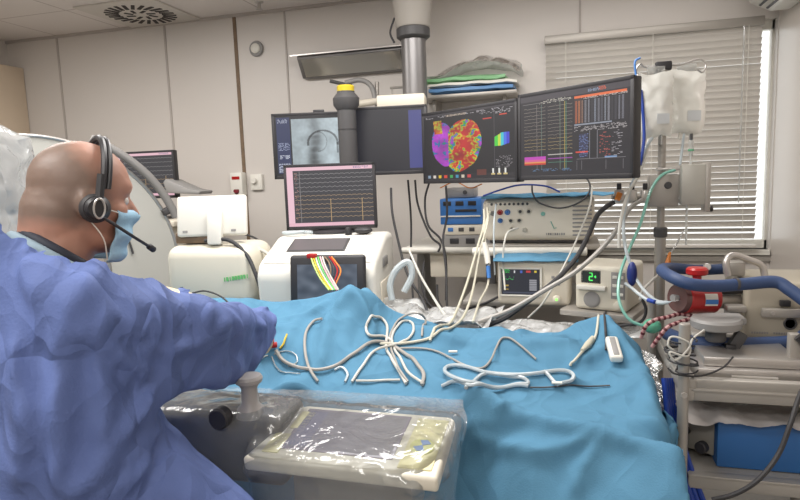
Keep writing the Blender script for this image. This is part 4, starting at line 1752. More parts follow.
MB().prism([(wg.x - .10, wg.z + .01), (wg.x - .08, wg.z + .03), (wg.x + .08, wg.z - .04), (wg.x + .16, wg.z - .055), (wg.x + .15, wg.z - .075), (wg.x - .08, wg.z - .06)], 'y', wg.y - .08, wg.y + .08, .006).build('keyboard_tray', M['grey'], ct)

# ------------------------------------------------------------------ white imaging console with its display seen from behind
ic = P(215, 268, 2.85)
it = thing('imaging_console', 'rounded white machine with the back of a tilted display, behind the gown sleeve', 'imaging console', (ic.x, ic.y, 0), .12)


def L2(o_, v):
    return Matrix.Rotation(-o_.rotation_euler.z, 3, 'Z') @ (Vector(v) - o_.location)


def rp(o_, *q):
    return L2(o_, P(*q))


za, zb3 = rp(it, 215, 243, 2.8).z, rp(it, 215, 296, 2.8).z
MB().box((.035, 0, (za + zb3) / 2 - .02), (.42, .30, za - zb3 + .04), .06, 4).build('housing', M['cream'], it)
MB().box((.02, .03, zb3 / 2 - .01), (.36, .24, zb3 - .06), .02).build('plinth', M['cream'], it)
a_, b_ = rp(it, 178, 219, 2.75), rp(it, 247, 213, 2.75)
wd_ = (b_ - a_).length
R_ = Matrix.Rotation(math.atan2(b_.y - a_.y, b_.x - a_.x), 3, 'Z') @ Matrix.Rotation(-.18, 3, 'X')
cc = (a_ + b_) / 2
MB().box(cc, (wd_, .035, .185), .012, 3, rot=R_).build('display_back', M['white'], it)
MB().box(cc + R_ @ Vector((.02, -.03, -.055)), (.065, .04, .16), .008, 2, rot=R_).build('neck', M['white'], it)
for sx_ in (-.12, .10):
    MB().box(cc + R_ @ Vector((sx_, -.019, -.07)), (.022, .003, .01), .001, 1, rot=R_).build('maker_plate', M['grey'], it)
q1 = rp(it, 197, 237, 2.80)
MB().box(q1, (.16, .10, .05), .006).build('cable_tray', M['brown'], it)
lt = MB()
lp = rp(it, 226, 279, 2.70)
for i, ch in enumerate('ivivcvvci'):
    w_ = .010
    x0_ = lp.x + i * .0135
    lt.box((x0_, -.1545, lp.z + i * .0018), (.010 if ch != 'i' else .004, .003, .018), 0)
lt.build('green_lettering', M['green'], it, smooth=False)
MB().tube(smooth_path([rp(it, 205, 241, 2.72), rp(it, 228, 240, 2.70), rp(it, 246, 254, 2.68), rp(it, 256, 275, 2.66), rp(it, 263, 297, 2.66)], 6), .009, 10).build('black_lead', M['rubber'], it)

pxcable('cable', [(236, 232, 2.95), (255, 238, 2.95), (268, 250, 2.95), (277, 266, 2.9)], .005, M['rubber'], 'thin dark cable looping between the imaging console and the workstation')
pxcable('cable', [(230, 241, 2.78), (250, 245, 2.78), (268, 254, 2.78), (276, 262, 2.75)], .008, M['cablew'], 'white cable running from the imaging console to the workstation')

# ------------------------------------------------------------------ the white workstation in the middle
wc = P(327, 262, 2.75)
ws = thing('workstation', 'big white moulded recording workstation with a sloped top between the screens and the drape', 'workstation', (wc.x, wc.y, 0), .10)
ztop = rp(ws, 330, 232, 3.0).z
zfr = rp(ws, 330, 262, 2.6).z
HWs = .265
yf, yb = -.17, .26
pr_side = [(yf, .25), (yf - .01, zfr - .25), (yf - .03, zfr - .05), (yf, zfr), (yf + .03, zfr + .015), (yb - .18, ztop), (yb, ztop), (yb, .25)]
MB().prism(pr_side, 'x', -HWs, HWs, .028, 4).build('housing', M['white'], ws)
MB().box((0, .05, .17), (.46, .40, .16), .02).build('plinth', M['grey'], ws)
for sx_ in (-1, 1):
    for sy_ in (-1, 1):
        MB().cyl((.18 * sx_ - .015, .05 + .15 * sy_, .045), (.18 * sx_ + .015, .05 + .15 * sy_, .045), .045, seg=18).build('caster', M['rubber'], ws)
sl_ = math.atan2(ztop - zfr - .015, yb - .18 - yf - .03)
Rsl = Matrix.Rotation(sl_, 3, 'X')
pc_ = Vector((-.03, (yf + .03 + yb - .18) / 2 + .015, (zfr + ztop) / 2 + .012))
MB().box(pc_, (.27, .13, .012), .004, 2, rot=Rsl).build('touch_panel', M['dgrey'], ws)
MB().box(pc_ + Rsl @ Vector((0, 0, .0065)), (.25, .115, .002), 0, rot=Rsl).build('panel_glass', mat('panel_glass', (92, 88, 90), .3), ws)
# side recesses
MB().box((HWs + .001, .02, zfr - .02), (.012, .10, .045), .01, 2).build('side_grip', M['grey'], ws)
MB().box((HWs + .001, .02, zfr - .20), (.012, .22, .20), .012, 2).build('side_door', M['beige'], ws)
MB().box((-.20, yf - .012, zfr - .07), (.07, .02, .04), .004).build('front_slot', M['dgrey'], ws)
# tilted tablet on the front
Rt = Matrix.Rotation(-.12, 3, 'X')
tcx = rp(ws, 326, 284, 2.5)
tcx.y = yf - .05
MB().box(tcx, (.33, .03, .235), .016, 3, rot=Rt).build('tablet_case', M['black'], ws)
ap = canvas(60, 40, (92, 104, 120))
for j in range(40):
    for i in range(60):
        ap[j, i] = np.clip(np.array((96, 108, 124)) + 40 * noise.noise(Vector((i * .09, j * .13, 3))), 0, 255) / 255
screen(ap, .26, .165, ws, .6, 0, 'tablet_screen', tilt=Matrix.Translation(tcx + Rt @ Vector((-.0, -.017, -.005))) @ Rt.to_4x4())
# its own monitor
m5 = monitor(P(285, 198.5, 2.92), P(376, 194.5, 2.90), .318, 'monitor with a pink banner and border standing on the white workstation', pic_pink(11), None, strength=1.05)
wm = m5[0]
zm = ws.location.z + ztop
MB().box((0, .05, -.01), (.10, .03, .12), .006).build('stand', M['black'], wm)
MB().lathe((0, .06, zm - wm.location.z + .002), [(.13, 0), (.128, .01), (.05, .018), (.03, .02)], 32).build('foot', M['black'], wm)
ms = P(361, 233, 2.80)
o = MB().ell((0, 0, 0), (.045, .03, .018), sub=3).build('computer_mouse', M['black'])
o.location = (ms.x + .005, ms.y + .02, ztop + .018)
tag(o, 'black computer mouse on top of the white workstation', 'mouse')
o = MB().lathe((0, 0, 0), [(.016, 0), (.018, .02), (.012, .035)], 16).build('small_plug', M['black'])
q = P(347, 233, 2.8)
o.location = (q.x, q.y + .02, ztop)
tag(o, 'small black stub on the workstation between mouse and monitor foot', 'plug')
o = MB().tube(smooth_path([(0, 0, .015), (-.09, .02, .014), (-.15, .0, .014), (-.10, -.03, .014), (-.03, -.02, .02)], 5), .008, 8).build('clear_hose', M['tubing'])
q = P(312, 232, 2.85)
o.location = (q.x, q.y, ztop)
tag(o, 'coil of clear hose left of the workstation monitor foot', 'hose')

# electrode lead bundle over the front of the workstation
eg = 'bundle of coloured electrode leads'
ecol = [(M['green'], 'green'), (M['yellow'], 'yellow'), (mat('lime_lead', (190, 214, 120), .4), 'lime'), (M['cablew'], 'white'), (M['pink'], 'pink'),
        (M['red'], 'red'), (M['rubber'], 'black'), (M['brown'], 'brown'), (M['orange'], 'orange'), (mat('pale_lead', (206, 222, 190), .4), 'pale green')]
order = [2, 1, 9, 0, 4, 3, 7, 6, 5, 8]
for i, k_ in enumerate(order):
    m_, nm = ecol[k_]
    x0 = 311 + i * 2.3
    x1 = 324 + i * 1.9
    mid_ = 8 * math.sin(i)
    if i > 5:
        pts = [(x0, 257, 2.50), (x0 + 4, 262, 2.45), (x0 + 6 + (i - 6), 271, 2.42), (x0 + 4, 284, 2.40)]
    else:
        pts = [(x0, 257, 2.50), (x0 + 3, 266, 2.43), (x0 + 9, 278, 2.40), (x1 + 5, 290, 2.36)]
    pxcable('electrode_lead', pts, .0035, m_, nm + ' electrode lead hanging over the front of the white workstation', 'lead', eg, n=6, seg=6)
q = P(312, 256, 2.50)
o = MB().box((0, 0, 0), (.04, .03, .02), .005).build('lead_block', M['red'])
o.location = q
tag(o, 'small red block where the electrode leads gather', 'connector')

# ------------------------------------------------------------------ white counter behind, with the stacked units
cx0, cx1 = P(405, 262, 3.45).x, P(600, 262, 3.2).x
ctz = P(440, 248, 3.35).z
ctb = P(440, 284, 3.2).z
cu = thing('counter', 'white wall counter under the stacked blue and grey units', 'counter', ((cx0 + cx1) / 2, 3.55, 0))
MB().box((0, 0, ctz - .015), (cx1 - cx0, .62, .03), .005).build('worktop', M['white'], cu)
MB().box((-.12, -.10, (ctz + ctb) / 2 - .01), (.52, .36, ctz - ctb - .03), .008).build('drawer_box', M['beige'], cu)
for sx_ in (-1, 1):
    MB().box(((cx1 - cx0) / 2 * sx_ - .04 * sx_, .12, (ctz - .03) / 2), (.05, .3, ctz - .03), .004).build('support', M['grey'], cu)
MB().cyl((-(cx1 - cx0) / 2, -.31, ctz - .01), ((cx1 - cx0) / 2, -.31, ctz - .01), .018, seg=14, bev=.004).build('front_roll', M['white'], cu)


def unit(name, label, cat, pc_, size, m, rz=0.0, bev=.008, group=None):
    t = thing(name, label, cat, (pc_.x, pc_.y, pc_.z - size[2] / 2), rz, group)
    MB().box((0, size[1] / 2, size[2] / 2), size, bev).build('casing', m, t)
    return t


z_ = ctz
q = P(463, 240, 3.35)
u1 = thing('signal_unit', 'grey unit with dark sockets, lowest of the stack on the counter', 'electronic unit', (q.x, 3.3, z_))
MB().box((0, .14, .033), (.22, .26, .066), .005).build('casing', M['grey'], u1)
for i in range(2):
    MB().box((-.05 + .09 * i, .008, .033), (.05, .006, .03), .002).build('socket_panel', M['black'], u1)
u2 = thing('signal_unit', 'pale grey unit between the blue unit and the lowest grey unit', 'electronic unit', (q.x, 3.3, z_ + .068))
MB().box((0, .14, .028), (.22, .26, .056), .005).build('casing', M['beige'], u2)
for i in range(3):
    MB().box((-.07 + .06 * i, .008, .03), (.03, .006, .022), .002).build('button_panel', [M['blueplastic'], M['dgrey'], M['dgrey']][i], u2)
u3 = thing('stimulator', 'bright blue stimulator unit with dark display windows, on the grey units', 'electronic unit', (q.x - .01, 3.3, z_ + .126))
MB().box((0, .14, .022), (.235, .26, .044), .006).box((0, .14, .095), (.235, .27, .10), .008).build('casing', M['blueplastic'], u3)
for i in range(3):
    MB().box((-.075 + .07 * i, .003, .118), (.045, .006, .024), .002).build('display_window', M['black'], u3)
MB().box((.03, .003, .078), (.12, .006, .014), .002).build('slot', M['black'], u3)
MB().box((0, .003, .047), (.22, .006, .008), .001).build('white_strip', M['white'], u3)
u4 = thing('power_box', 'small grey box lying on top of the blue stimulator', 'electronic unit', (q.x - .02, 3.33, z_ + .273))
MB().box((0, .1, .028), (.16, .16, .056), .008).build('casing', M['grey'], u4)
MB().cyl((.03, .02, .03), (.03, .012, .03), .012).build('dial', M['dgrey'], u4)

# ------------------------------------------------------------------ equipment cart with the big amplifier
ec = P(538, 243, 2.85)
et = thing('equipment_cart', 'grey steel equipment cart under the beige amplifier', 'cart', (ec.x, ec.y + .15, 0))
zs1 = P(538, 243, 2.85).z
zs2 = P(540, 305, 2.65).z
MB().box((0, 0, zs1 - .015), (.56, .38, .025), .005).build('top_shelf', M['alu'], et)
MB().cyl((-.30, -.23, zs1 - .03), (.22, -.23, zs1 - .03), .020, seg=16, bev=.004).build('front_rail', M['white'], et)
MB().box((.05, -.06, zs2 - .015), (.78, .50, .025), .005).build('lower_shelf', M['alu'], et)
for sx_ in (-.26, .26):
    MB().box((sx_, .14, zs1 / 2 + .05), (.05, .04, zs1 - .14), .005).build('upright', M['dgrey'], et)
MB().box((0, 0, .1), (.62, .46, .06), .01).build('cart_base', M['grey'], et)
for sx_ in (-1, 1):
    for sy_ in (-1, 1):
        MB().cyl((.26 * sx_ - .015, .18 * sy_, .036), (.26 * sx_ + .015, .18 * sy_, .036), .036, seg=18).build('caster', M['rubber'], et)

am = thing('amplifier', 'big beige amplifier box with sockets and vents on the top shelf', 'amplifier', (ec.x - .005, ec.y - .02, zs1), -.05)
AW, AD, AH = .515, .30, .205
MB().box((0, AD / 2, AH / 2 + .012), (AW, AD, AH), .035, 5).build('casing', M['beige'], am)
MB().box((0, AD / 2, .008), (AW - .06, AD - .06, .016), .003).build('base_foot', M['dgrey'], am)
for i in range(9):
    MB().cyl((-.21 + .021 * i, .004, .188), (-.21 + .021 * i, -.003, .188), .0062, seg=12).build('port', M['dgrey'], am)
for (x_, z_, m_, r_) in ((-.205, .145, 'grey', .012), (-.17, .15, 'red', .013), (-.135, .15, 'blueplastic', .013), (-.075, .152, 'dgrey', .014), (-.035, .152, 'dgrey', .014),
                         (-.12, .11, 'dgrey', .013), (-.08, .11, 'dgrey', .014), (-.17, .11, 'blueplastic', .012), (-.115, .07, 'dgrey', .012), (-.055, .065, 'cream', .013)):
    o = MB().lathe((x_, .002, z_), [(r_, 0), (r_, -.006), (r_ * .72, -.007), (r_ * .7, -.002)], 18, 'y').build('port', M['cream'] if m_ == 'dgrey' else M[m_], am)
    MB().cyl((x_, 0, z_), (x_, -.006, z_), r_ * .5, seg=10).build('pin', M[m_], o)
MB().cyl((.03, .0, .14), (.03, -.004, .14), .010, seg=16).build('green_mark', M['teal'], am)
MB().tube([(.065, -.002, .105), (.08, -.003, .07), (.09, -.003, .075)], .002, 6).build('emblem', M['teal'], am)
for i in range(9):
    MB().box((.045 + .010 * i, -.0015, .045), (.006 if i % 3 else .003, .003, .010), 0).build('lettering', M['grey'], am)
for i in range(8):
    MB().box((.205, -.001, .04 + .019 * i), (.085, .005, .008), .002).build('vent', M['grey'], am)

# blue cloths over amplifier and patient monitor


def cloth_piece(name, label, pxc, size, seed, m=M['drape'], amp=.012, sag=0.0, rz=0.0, hang=.0):
    mb = MB()

    def fn(u, v):
        x = (u - .5) * size[0]
        y = (v - .5) * size[1]
        p = Vector((x, y, 0))
        z = amp * abs(noise.noise(Vector((x * 8 + seed, y * 10, 1)))) * 1.5
        ex = max(0, abs(v - .5) * 2 - .75) / .25
        z -= hang * ex ** 1.5 * (v < .5)
        return Vector((x + .01 * noise.noise(p * 12 + Vector((seed, 1, 1))), y + .012 * noise.noise(p * 9 + Vector((3, seed, 1))) + (.0), z))
    mb.grid(60, 30, fn)
    o = mb.build(name, m, recalc=False)
    o.location = pxc
    o.rotation_euler = (0, 0, rz)
    md = o.modifiers.new('t', 'SOLIDIFY')
    md.thickness = .003
    tag(o, label, 'cloth')
    return o


cloth_piece('folded_cloth', 'folded blue cloth lying on top of the beige amplifier', (ec.x + .05, ec.y + .10, zs1 + AH + .018), (.62, .30), 4, hang=.004, amp=.010)

# ------------------------------------------------------------------ patient monitor and generator on the lower shelf
pm = P(533, 281, 2.62)
pt = thing('patient_monitor', 'beige patient monitor with a small colour display and a blue cloth on top', 'patient monitor', (pm.x, pm.y, zs2), -.04)
PH = P(533, 260, 2.62).z - zs2
MB().box((0, .12, PH / 2), (.315, .22, PH), .022, 4).build('casing', M['beige'], pt)
ap = canvas(84, 52, (34, 36, 46))
specks(ap, .03, .03, .22, .18, (60, 220, 90), .9, rnd, 3)
rect(ap, .34, .06, .38, .16, (220, 220, 220))
rect(ap, .50, .06, .56, .16, (70, 100, 190))
rect(ap, .66, .06, .78, .14, (200, 60, 60))
rect(ap, .88, .06, .93, .14, (220, 200, 60))
for i in range(3, 28):
    ap[int(20 + 1.5 * math.sin(i * .6) - (3 if i % 9 == 0 else 0)), i] = np.array((60, 220, 100)) / 255
rect(ap, .06, .62, .2, .68, (180, 150, 60))
rect(ap, .06, .78, .2, .82, (180, 150, 60))
rect(ap, .74, .42, .93, .84, (150, 150, 156))
for q in range(5):
    rect(ap, .74, .48 + .07 * q, .93, .49 + .07 * q, (90, 90, 96))
rect(ap, .04, .9, .96, .96, (70, 74, 90))
screen(ap, .165, .115, pt, .9, -.0005, 'display', PH / 2 + .005, -.055)
MB().box((-.055, .002, PH / 2 + .065), (.185, .008, .008), .002).box((-.055, .002, PH / 2 - .056), (.185, .008, .008), .002).box((-.145, .002, PH / 2 + .005), (.008, .008, .13), .002).box((.034, .002, PH / 2 + .005), (.008, .008, .13), .002).build('bezel', M['white'], pt)
MB().lathe((.10, 0, .035), [(.017, 0), (.017, -.012), (.012, -.016)], 20, 'y').build('knob', M['beige'], pt)
MB().cyl((.10, -.010, .035), (.10, -.0175, .035), .006, seg=12).build('green_light', mat('green_glow', (140, 220, 110), .4, emit=((150, 240, 110), 1.0)), pt)
for q in range(4):
    MB().box((.085 + .022 * (q % 2), -.001, .10 + .03 * (q // 2)), (.014, .004, .012), .002).build('button', M['grey'], pt)
cloth_piece('folded_cloth', 'folded blue cloth lying on the small patient monitor', (pm.x + .01, pm.y + .11, zs2 + PH + .008), (.36, .26), 9, hang=.010, amp=.010)

gm = P(603, 286, 2.45)
gt = thing('generator', 'cream generator box with a green lit number 2 right of the patient monitor', 'generator', (gm.x, gm.y, gm.z - .105), -.35)
GH = .185
MB().box((-.01, .13, GH / 2), (.215, .26, GH), .018, 3).build('casing', M['cream'], gt)
ap = canvas(40, 26, (26, 34, 28))
for (a0, b0, a1, b1) in ((.40, .12, .62, .20), (.56, .2, .64, .5), (.40, .46, .62, .54), (.38, .54, .46, .84), (.40, .80, .64, .90)):
    rect(ap, a0, b0, a1, b1, (90, 255, 110))
rect(ap, .72, .46, .84, .54, (90, 255, 110))
rect(ap, .76, .38, .80, .62, (90, 255, 110))
screen(ap, .07, .045, gt, 1.0, -.0012, 'number_display', GH - .045, -.05)
MB().box((-.05, .003, GH - .045), (.085, .006, .058), .002).build('display_frame', M['dgrey'], gt)
MB().box((-.045, -.008, GH - .088), (.12, .03, .018), .004).build('handle_bar', M['white'], gt)
MB().lathe((-.045, 0, .045), [(.034, 0), (.034, -.004), (.026, -.008), (.022, -.008)], 28, 'y').build('dial', M['grey'], gt)
MB().box((.06, -.001, .11), (.055, .004, .11), .004).build('side_panel', M['grey'], gt)
for q in range(6):
    MB().box((.048 + .024 * (q % 2), -.004, .075 + .035 * (q // 2)), (.018, .004, .012), .001).build('button', M['white'], gt)
MB().lathe((.06, 0, .03), [(.016, 0), (.016, -.014), (.010, -.016)], 18, 'y').build('knob', M['cream'], gt)
gz = gm.z - .105
gl_ = thing('generator_stand', 'grey stand table under the generator with the green number', 'stand', (gm.x + .02, gm.y + .12, 0), -.35)
MB().box((0, 0, gz - .014), (.30, .30, .025), .004).build('stand_top', M['alu'], gl_)
MB().cyl((0, 0, .06), (0, 0, gz - .02), .025).build('pole', M['steel'], gl_)
for q in range(4):
    a_ = q * PI / 2 + .6
    MB().cyl((0, 0, .08), (.13 * math.cos(a_), .13 * math.sin(a_), .03), .018).build('leg', M['steel'], gl_)

#@@NEXT3
# ================================================================== infusion stand, bags and pump holder
ip = P(661, 200, 2.4)
ivt = thing('infusion_stand', 'tall steel infusion pole in front of the blind with hooks at its top', 'infusion stand', (ip.x, ip.y, 0))
ztp = P(664, 70, 2.4).z
MB().cyl((0, 0, .06), (0, 0, 1.42), .021, seg=20).build('lower_pole', M['alu'], ivt)
MB().cyl((0, 0, 1.42), (0, 0, ztp), .015, seg=20).build('upper_pole', M['alu'], ivt)
MB().cyl((0, 0, 1.40), (0, 0, 1.44), .026, seg=20, bev=.004).build('collar', M['dgrey'], ivt)
MB().box((0, 0, ztp + .005), (.06, .03, .035), .006).build('hook_head', M['black'], ivt)
for sx_, wv in ((-1, .10), (1, .15)):
    MB().tube(smooth_path([(0, 0, ztp + .01), (.06 * sx_, 0, ztp + .005), (wv * sx_ * .85, 0, ztp + .02), (wv * sx_, 0, ztp - .005), (wv * sx_ * .92, -.01, ztp - .03), (wv * sx_ * .80, -.01, ztp - .02)], 6), .004, 8).build('hook', M['steel'], ivt)
for q in range(5):
    a_ = q * 2 * PI / 5 + .3
    MB().cyl((0, 0, .09), (.20 * math.cos(a_), .20 * math.sin(a_), .04), .016).build('leg', M['steel'], ivt)
# the horizontal tube clamp left of the pole
q1, q2 = P(612, 197, 2.36), P(655, 198, 2.36)
MB().tube([q1 - ivt.location, q2 - ivt.location, (0, 0, q2.z)], .010, 10).build('side_arm', M['alu'], ivt)
for px_ in (619, 632, 645):
    q = P(px_, 196, 2.35) - ivt.location
    MB().box(q, (.035, .035, .05), .006).build('clamp', M['steel'], ivt)
    MB().cyl(q + Vector((0, 0, .02)), q + Vector((0, -.0, .05)), .009, bev=.002).build('clamp_knob', M['black'], ivt)


def bag(name, x0, x1, y0, y1, d, label, seed):
    a_, b_ = P(x0, (y0 + y1) / 2, d), P(x1, (y0 + y1) / 2, d)
    ht = P(x0, y0, d).z - P(x0, y1, d).z
    c = (a_ + b_) / 2
    wd = (b_ - a_).length
    t = thing(name, label, 'infusion bag', (c.x, c.y, c.z), math.atan2(b_.y - a_.y, b_.x - a_.x), 'infusion bags on the pole')
    mb = MB()
    n_ = 30
    for side in (-1, 1):
        def fn(u, v):
            x = (u - .5) * wd * (1 - .10 * (v > .8) * (v - .8) / .2)
            z = (.5 - v) * ht
            ex = max(0, 1 - abs(2 * u - 1) ** 3) * max(0, 1 - abs(2 * v - 1) ** 5)
            y = side * (.003 + .032 * ex * (.35 + .75 * v)) + .004 * noise.noise(Vector((x * 30 + seed, z * 30, side)))
            return Vector((x, y, z + .006 * math.cos(u * 7 + seed)))
        mb.grid(n_, n_, fn)
    bmesh.ops.remove_doubles(mb.bm, verts=mb.bm.verts[:], dist=.0071)
    mb.build('bag', M['bag'], t)
    MB().box((0, 0, ht / 2 + .012), (wd * .5, .004, .03), .001).build('hanger_tab', M['clear'], t)
    MB().box((wd * .12, -.034, -ht * .22), (wd * .35, .001, ht * .16), 0).build('printed_patch', mat('faint_print', (206, 210, 212), .5), t)
    MB().cyl((wd * .15, 0, -ht / 2 - .03), (wd * .15, 0, -ht / 2 + .01), .008, seg=12).build('port', M['clear'], t)
    MB().cyl((-wd * .15, 0, -ht / 2 - .02), (-wd * .15, 0, -ht / 2 + .01), .006, seg=12).build('port', M['white'], t)
    return t


bag('infusion_bag', 638, 673, 74, 137, 2.33, 'left milky infusion bag hanging on the pole beside the rightmost screen', 1)
bag('infusion_bag', 667, 705, 71, 134, 2.39, 'right milky infusion bag hanging on the pole in front of the blind', 5)

q = P(678, 190, 2.34)
pb = thing('pump_holder', 'grey metal holder box with a pale front plate clamped to the infusion pole', 'pump holder', (q.x, q.y, q.z))
MB().box((-.055, .0, .0), (.11, .05, .125), .005).build('clamp_box', M['alu'], pb)
MB().box((.045, -.03, .02), (.085, .05, .155), .005).build('front_plate', mat('pale_metal', (176, 174, 166), .4, .3), pb)
MB().box((.095, -.02, .01), (.018, .075, .185), .003).build('side_flange', M['alu'], pb)
MB().cyl((-.04, -.03, .02), (-.04, -.024, .02), .014, bev=.002).build('screw_knob', M['dgrey'], pb)
MB().cyl((.10, 0, -.075), (.125, 0, -.075), .012, bev=.003).build('lock_knob', M['black'], pb)
MB().box((0, 0, .083), (.16, .04, .012), .003).build('top_plate', M['steel'], pb)
# drip chambers
for (x_, y_, d, m_, lab) in ((691, 148, 2.32, M['clear'], 'clear drip chamber with green cap under the right infusion bag'), ):
    t = thing('drip_chamber', lab, 'drip chamber', P(x_, y_, d))
    MB().cyl((0, 0, -.03), (0, 0, .03), .009, bev=.003).build('chamber', m_, t)
    MB().cyl((0, 0, -.012), (0, 0, -.004), .011, bev=.001).build('green_cap', mat('green_cap', (90, 160, 120), .4), t)
    MB().cyl((0, 0, .03), (0, 0, .055), .006).build('spike', M['dgrey'], t)

tg = 'infusion lines hanging from the pole'
pxcable('infusion_line', [(649, 139, 2.33), (645, 158, 2.3), (637, 178, 2.28), (627, 196, 2.25), (620, 225, 2.2), (619, 248, 2.2)], .006, M['cablew'], 'white infusion line from the left bag down past the clamp', 'tube', tg)
pxcable('infusion_line', [(652, 138, 2.32), (645, 150, 2.31), (640, 165, 2.3), (631, 187, 2.3), (624, 215, 2.25), (625, 245, 2.2), (632, 268, 2.18), (640, 285, 2.15), (655, 300, 2.1), (672, 303, 2.05)], .006, M['tubing'], 'clear line from the left bag looping down to the red pump', 'tube', tg)
pxcable('infusion_line', [(684, 134, 2.36), (682, 150, 2.34), (680, 165, 2.33)], .005, M['tubing'], 'short clear line between the right bag and the holder box', 'tube', tg)
pxcable('infusion_line', [(691, 153, 2.32), (690, 175, 2.31), (687, 200, 2.31), (686, 245, 2.3)], .004, M['clear'], 'thin clear line hanging straight below the drip chamber', 'tube', tg)
pxcable('infusion_line', [(675, 170, 2.32), (662, 175, 2.3), (652, 188, 2.28), (646, 205, 2.26), (640, 225, 2.25), (629, 250, 2.22), (620, 275, 2.2), (619, 300, 2.15), (630, 320, 2.12), (652, 328, 2.1)], .0055, M['teal'], 'green translucent tube arching from the holder box down behind the drape tip', 'tube', tg)
pxcable('infusion_line', [(636, 77, 2.3), (635, 62, 2.3), (640, 58, 2.31)], .004, M['blueplastic'], 'short blue tube end sticking up left of the infusion bags', 'tube', tg)
o = pxcable('infusion_line', [(641, 90, 2.31), (643, 112, 2.31), (644, 140, 2.3), (640, 165, 2.29)], .006, M['bluehose'], 'blue tube between the rightmost screen and the left infusion bag', 'tube', tg)
o = MB().ell((0, 0, 0), (.018, .018, .045), sub=3).build('blue_bulb', mat('dark_blue_rubber', (28, 44, 110), .4))
o.location = P(632, 274, 2.17)
tag(o, 'dark blue rubber bulb on the white line left of the infusion pole', 'rubber bulb')
o = MB().tube([P(620, 193, 2.33), P(617, 200, 2.33)], .011, 10).build('orange_clamp', M['orange'])
tag(o, 'orange clamp on the line below the right edge of the screens', 'clamp')
o = MB().tube([P(670, 252, 2.3), P(668, 262, 2.3), P(666, 270, 2.3)], 0, 10, True, [.004, .010, .008]).build('orange_valve', M['orange'])
tag(o, 'orange valve with a white line beside the infusion pole above the pump bumper', 'valve')
pxcable('infusion_line', [(684, 230, 2.32), (676, 245, 2.31), (670, 254, 2.3)], .003, M['clear'], 'thin clear line going up from the orange valve', 'tube', tg)
pxcable('infusion_line', [(667, 268, 2.3), (655, 278, 2.25), (643, 290, 2.2), (640, 300, 2.18)], .005, M['cablew'], 'white line curving down left from the orange valve', 'tube', tg)

# ================================================================== blood pump console with the blue bumper (right)
ep = P(772, 318, 2.0)
pz = P(760, 352, 1.95).z
eu = thing('blood_pump', 'heart-lung pump console with blue foam bumper tubes and a red pump head', 'blood pump', (ep.x, ep.y, pz))


def ed(*q):
    return P(*q) - eu.location


bc_ = (ed(748, 285, 1.98) + ed(800, 345, 1.98)) / 2
bz0, bz1 = ed(748, 345, 1.98).z, ed(752, 283, 1.98).z
bx0_ = ed(748, 310, 1.98).x
MB().box((bx0_ + .20, bc_.y + .15, (bz0 + bz1) / 2), (.40, .30, bz1 - bz0), .015, 3).build('console_body', mat('warm_grey_metal', (170, 162, 146), .45), eu)
MB().lathe((bx0_ + .13, bc_.y - .0, ed(787, 323, 1.98).z), [(.020, 0), (.020, -.004), (.015, -.004), (.015, 0)], 28, 'y').build('round_emblem', M['dgrey'], eu)
for g_, (x0_, n_) in enumerate(((.02, 7), (.085, 9))):
    lb = MB()
    for i in range(n_):
        lb.box((bx0_ + x0_ + .0075 * i, bc_.y - .001, ed(760, 333, 1.98).z - .004), (.005, .002, .007), 0)
    lb.build('lettering', M['grey'], eu, smooth=False)
MB().box((bx0_ + .17, bc_.y - .02, ed(780, 311, 1.98).z), (.26, .018, .028), .003).build('bracket_bar', M['alu'], eu)
for x_ in (.07, .17):
    MB().cyl((bx0_ + x_, bc_.y - .034, ed(780, 311, 1.98).z), (bx0_ + x_, bc_.y - .028, ed(780, 311, 1.98).z), .007, seg=6).build('bolt', M['steel'], eu)
MB().box((bx0_ + .11, bc_.y - .01, ed(777, 302, 1.98).z), (.03, .02, .02), .003).build('latch', M['black'], eu)
zt_, zl_ = ed(700, 286, 1.9).z, ed(720, 343, 1.95).z
tp = [ed(662, 270, 2.05), ed(672, 277, 1.93), ed(690, 284, 1.88), ed(715, 286, 1.88), ed(745, 284, 1.88), ed(775, 282, 1.86), ed(790, 290, 1.83), ed(812, 306, 1.78)]
MB().tube(smooth_path([ed(738, 268, 2.20), ed(700, 270, 2.22), ed(672, 268, 2.18)] + tp, 7), .0195, 18).build('bumper_tube', M['navy'], eu)
MB().tube(smooth_path([ed(668, 334, 2.12), ed(685, 341, 1.98), ed(710, 344, 1.93), ed(760, 344, 1.93), ed(796, 341, 1.92), ed(812, 328, 1.88), ed(820, 306, 1.82)], 7), .023, 18).build('lower_bumper', M['navy'], eu)
MB().tube([ed(735, 284, 1.88), ed(737.5, 284, 1.88)], .0205, 18).build('bumper_joint', M['dgrey'], eu)
MB().cyl(ed(707, 267, 2.17), ed(707, 267, 2.19), .014, bev=.002).build('bumper_bolt', M['steel'], eu)
# silver handle
MB().tube(smooth_path([ed(728, 276, 2.05), ed(726, 262, 2.05), ed(733, 255, 2.05), ed(750, 260, 2.05), ed(762, 266, 2.05), ed(765, 280, 2.05)], 6), .011, 12).build('carry_handle', M['steel'], eu)
MB().box(ed(734, 268, 2.10), (.06, .06, .05), .008).build('handle_block', M['alu'], eu)
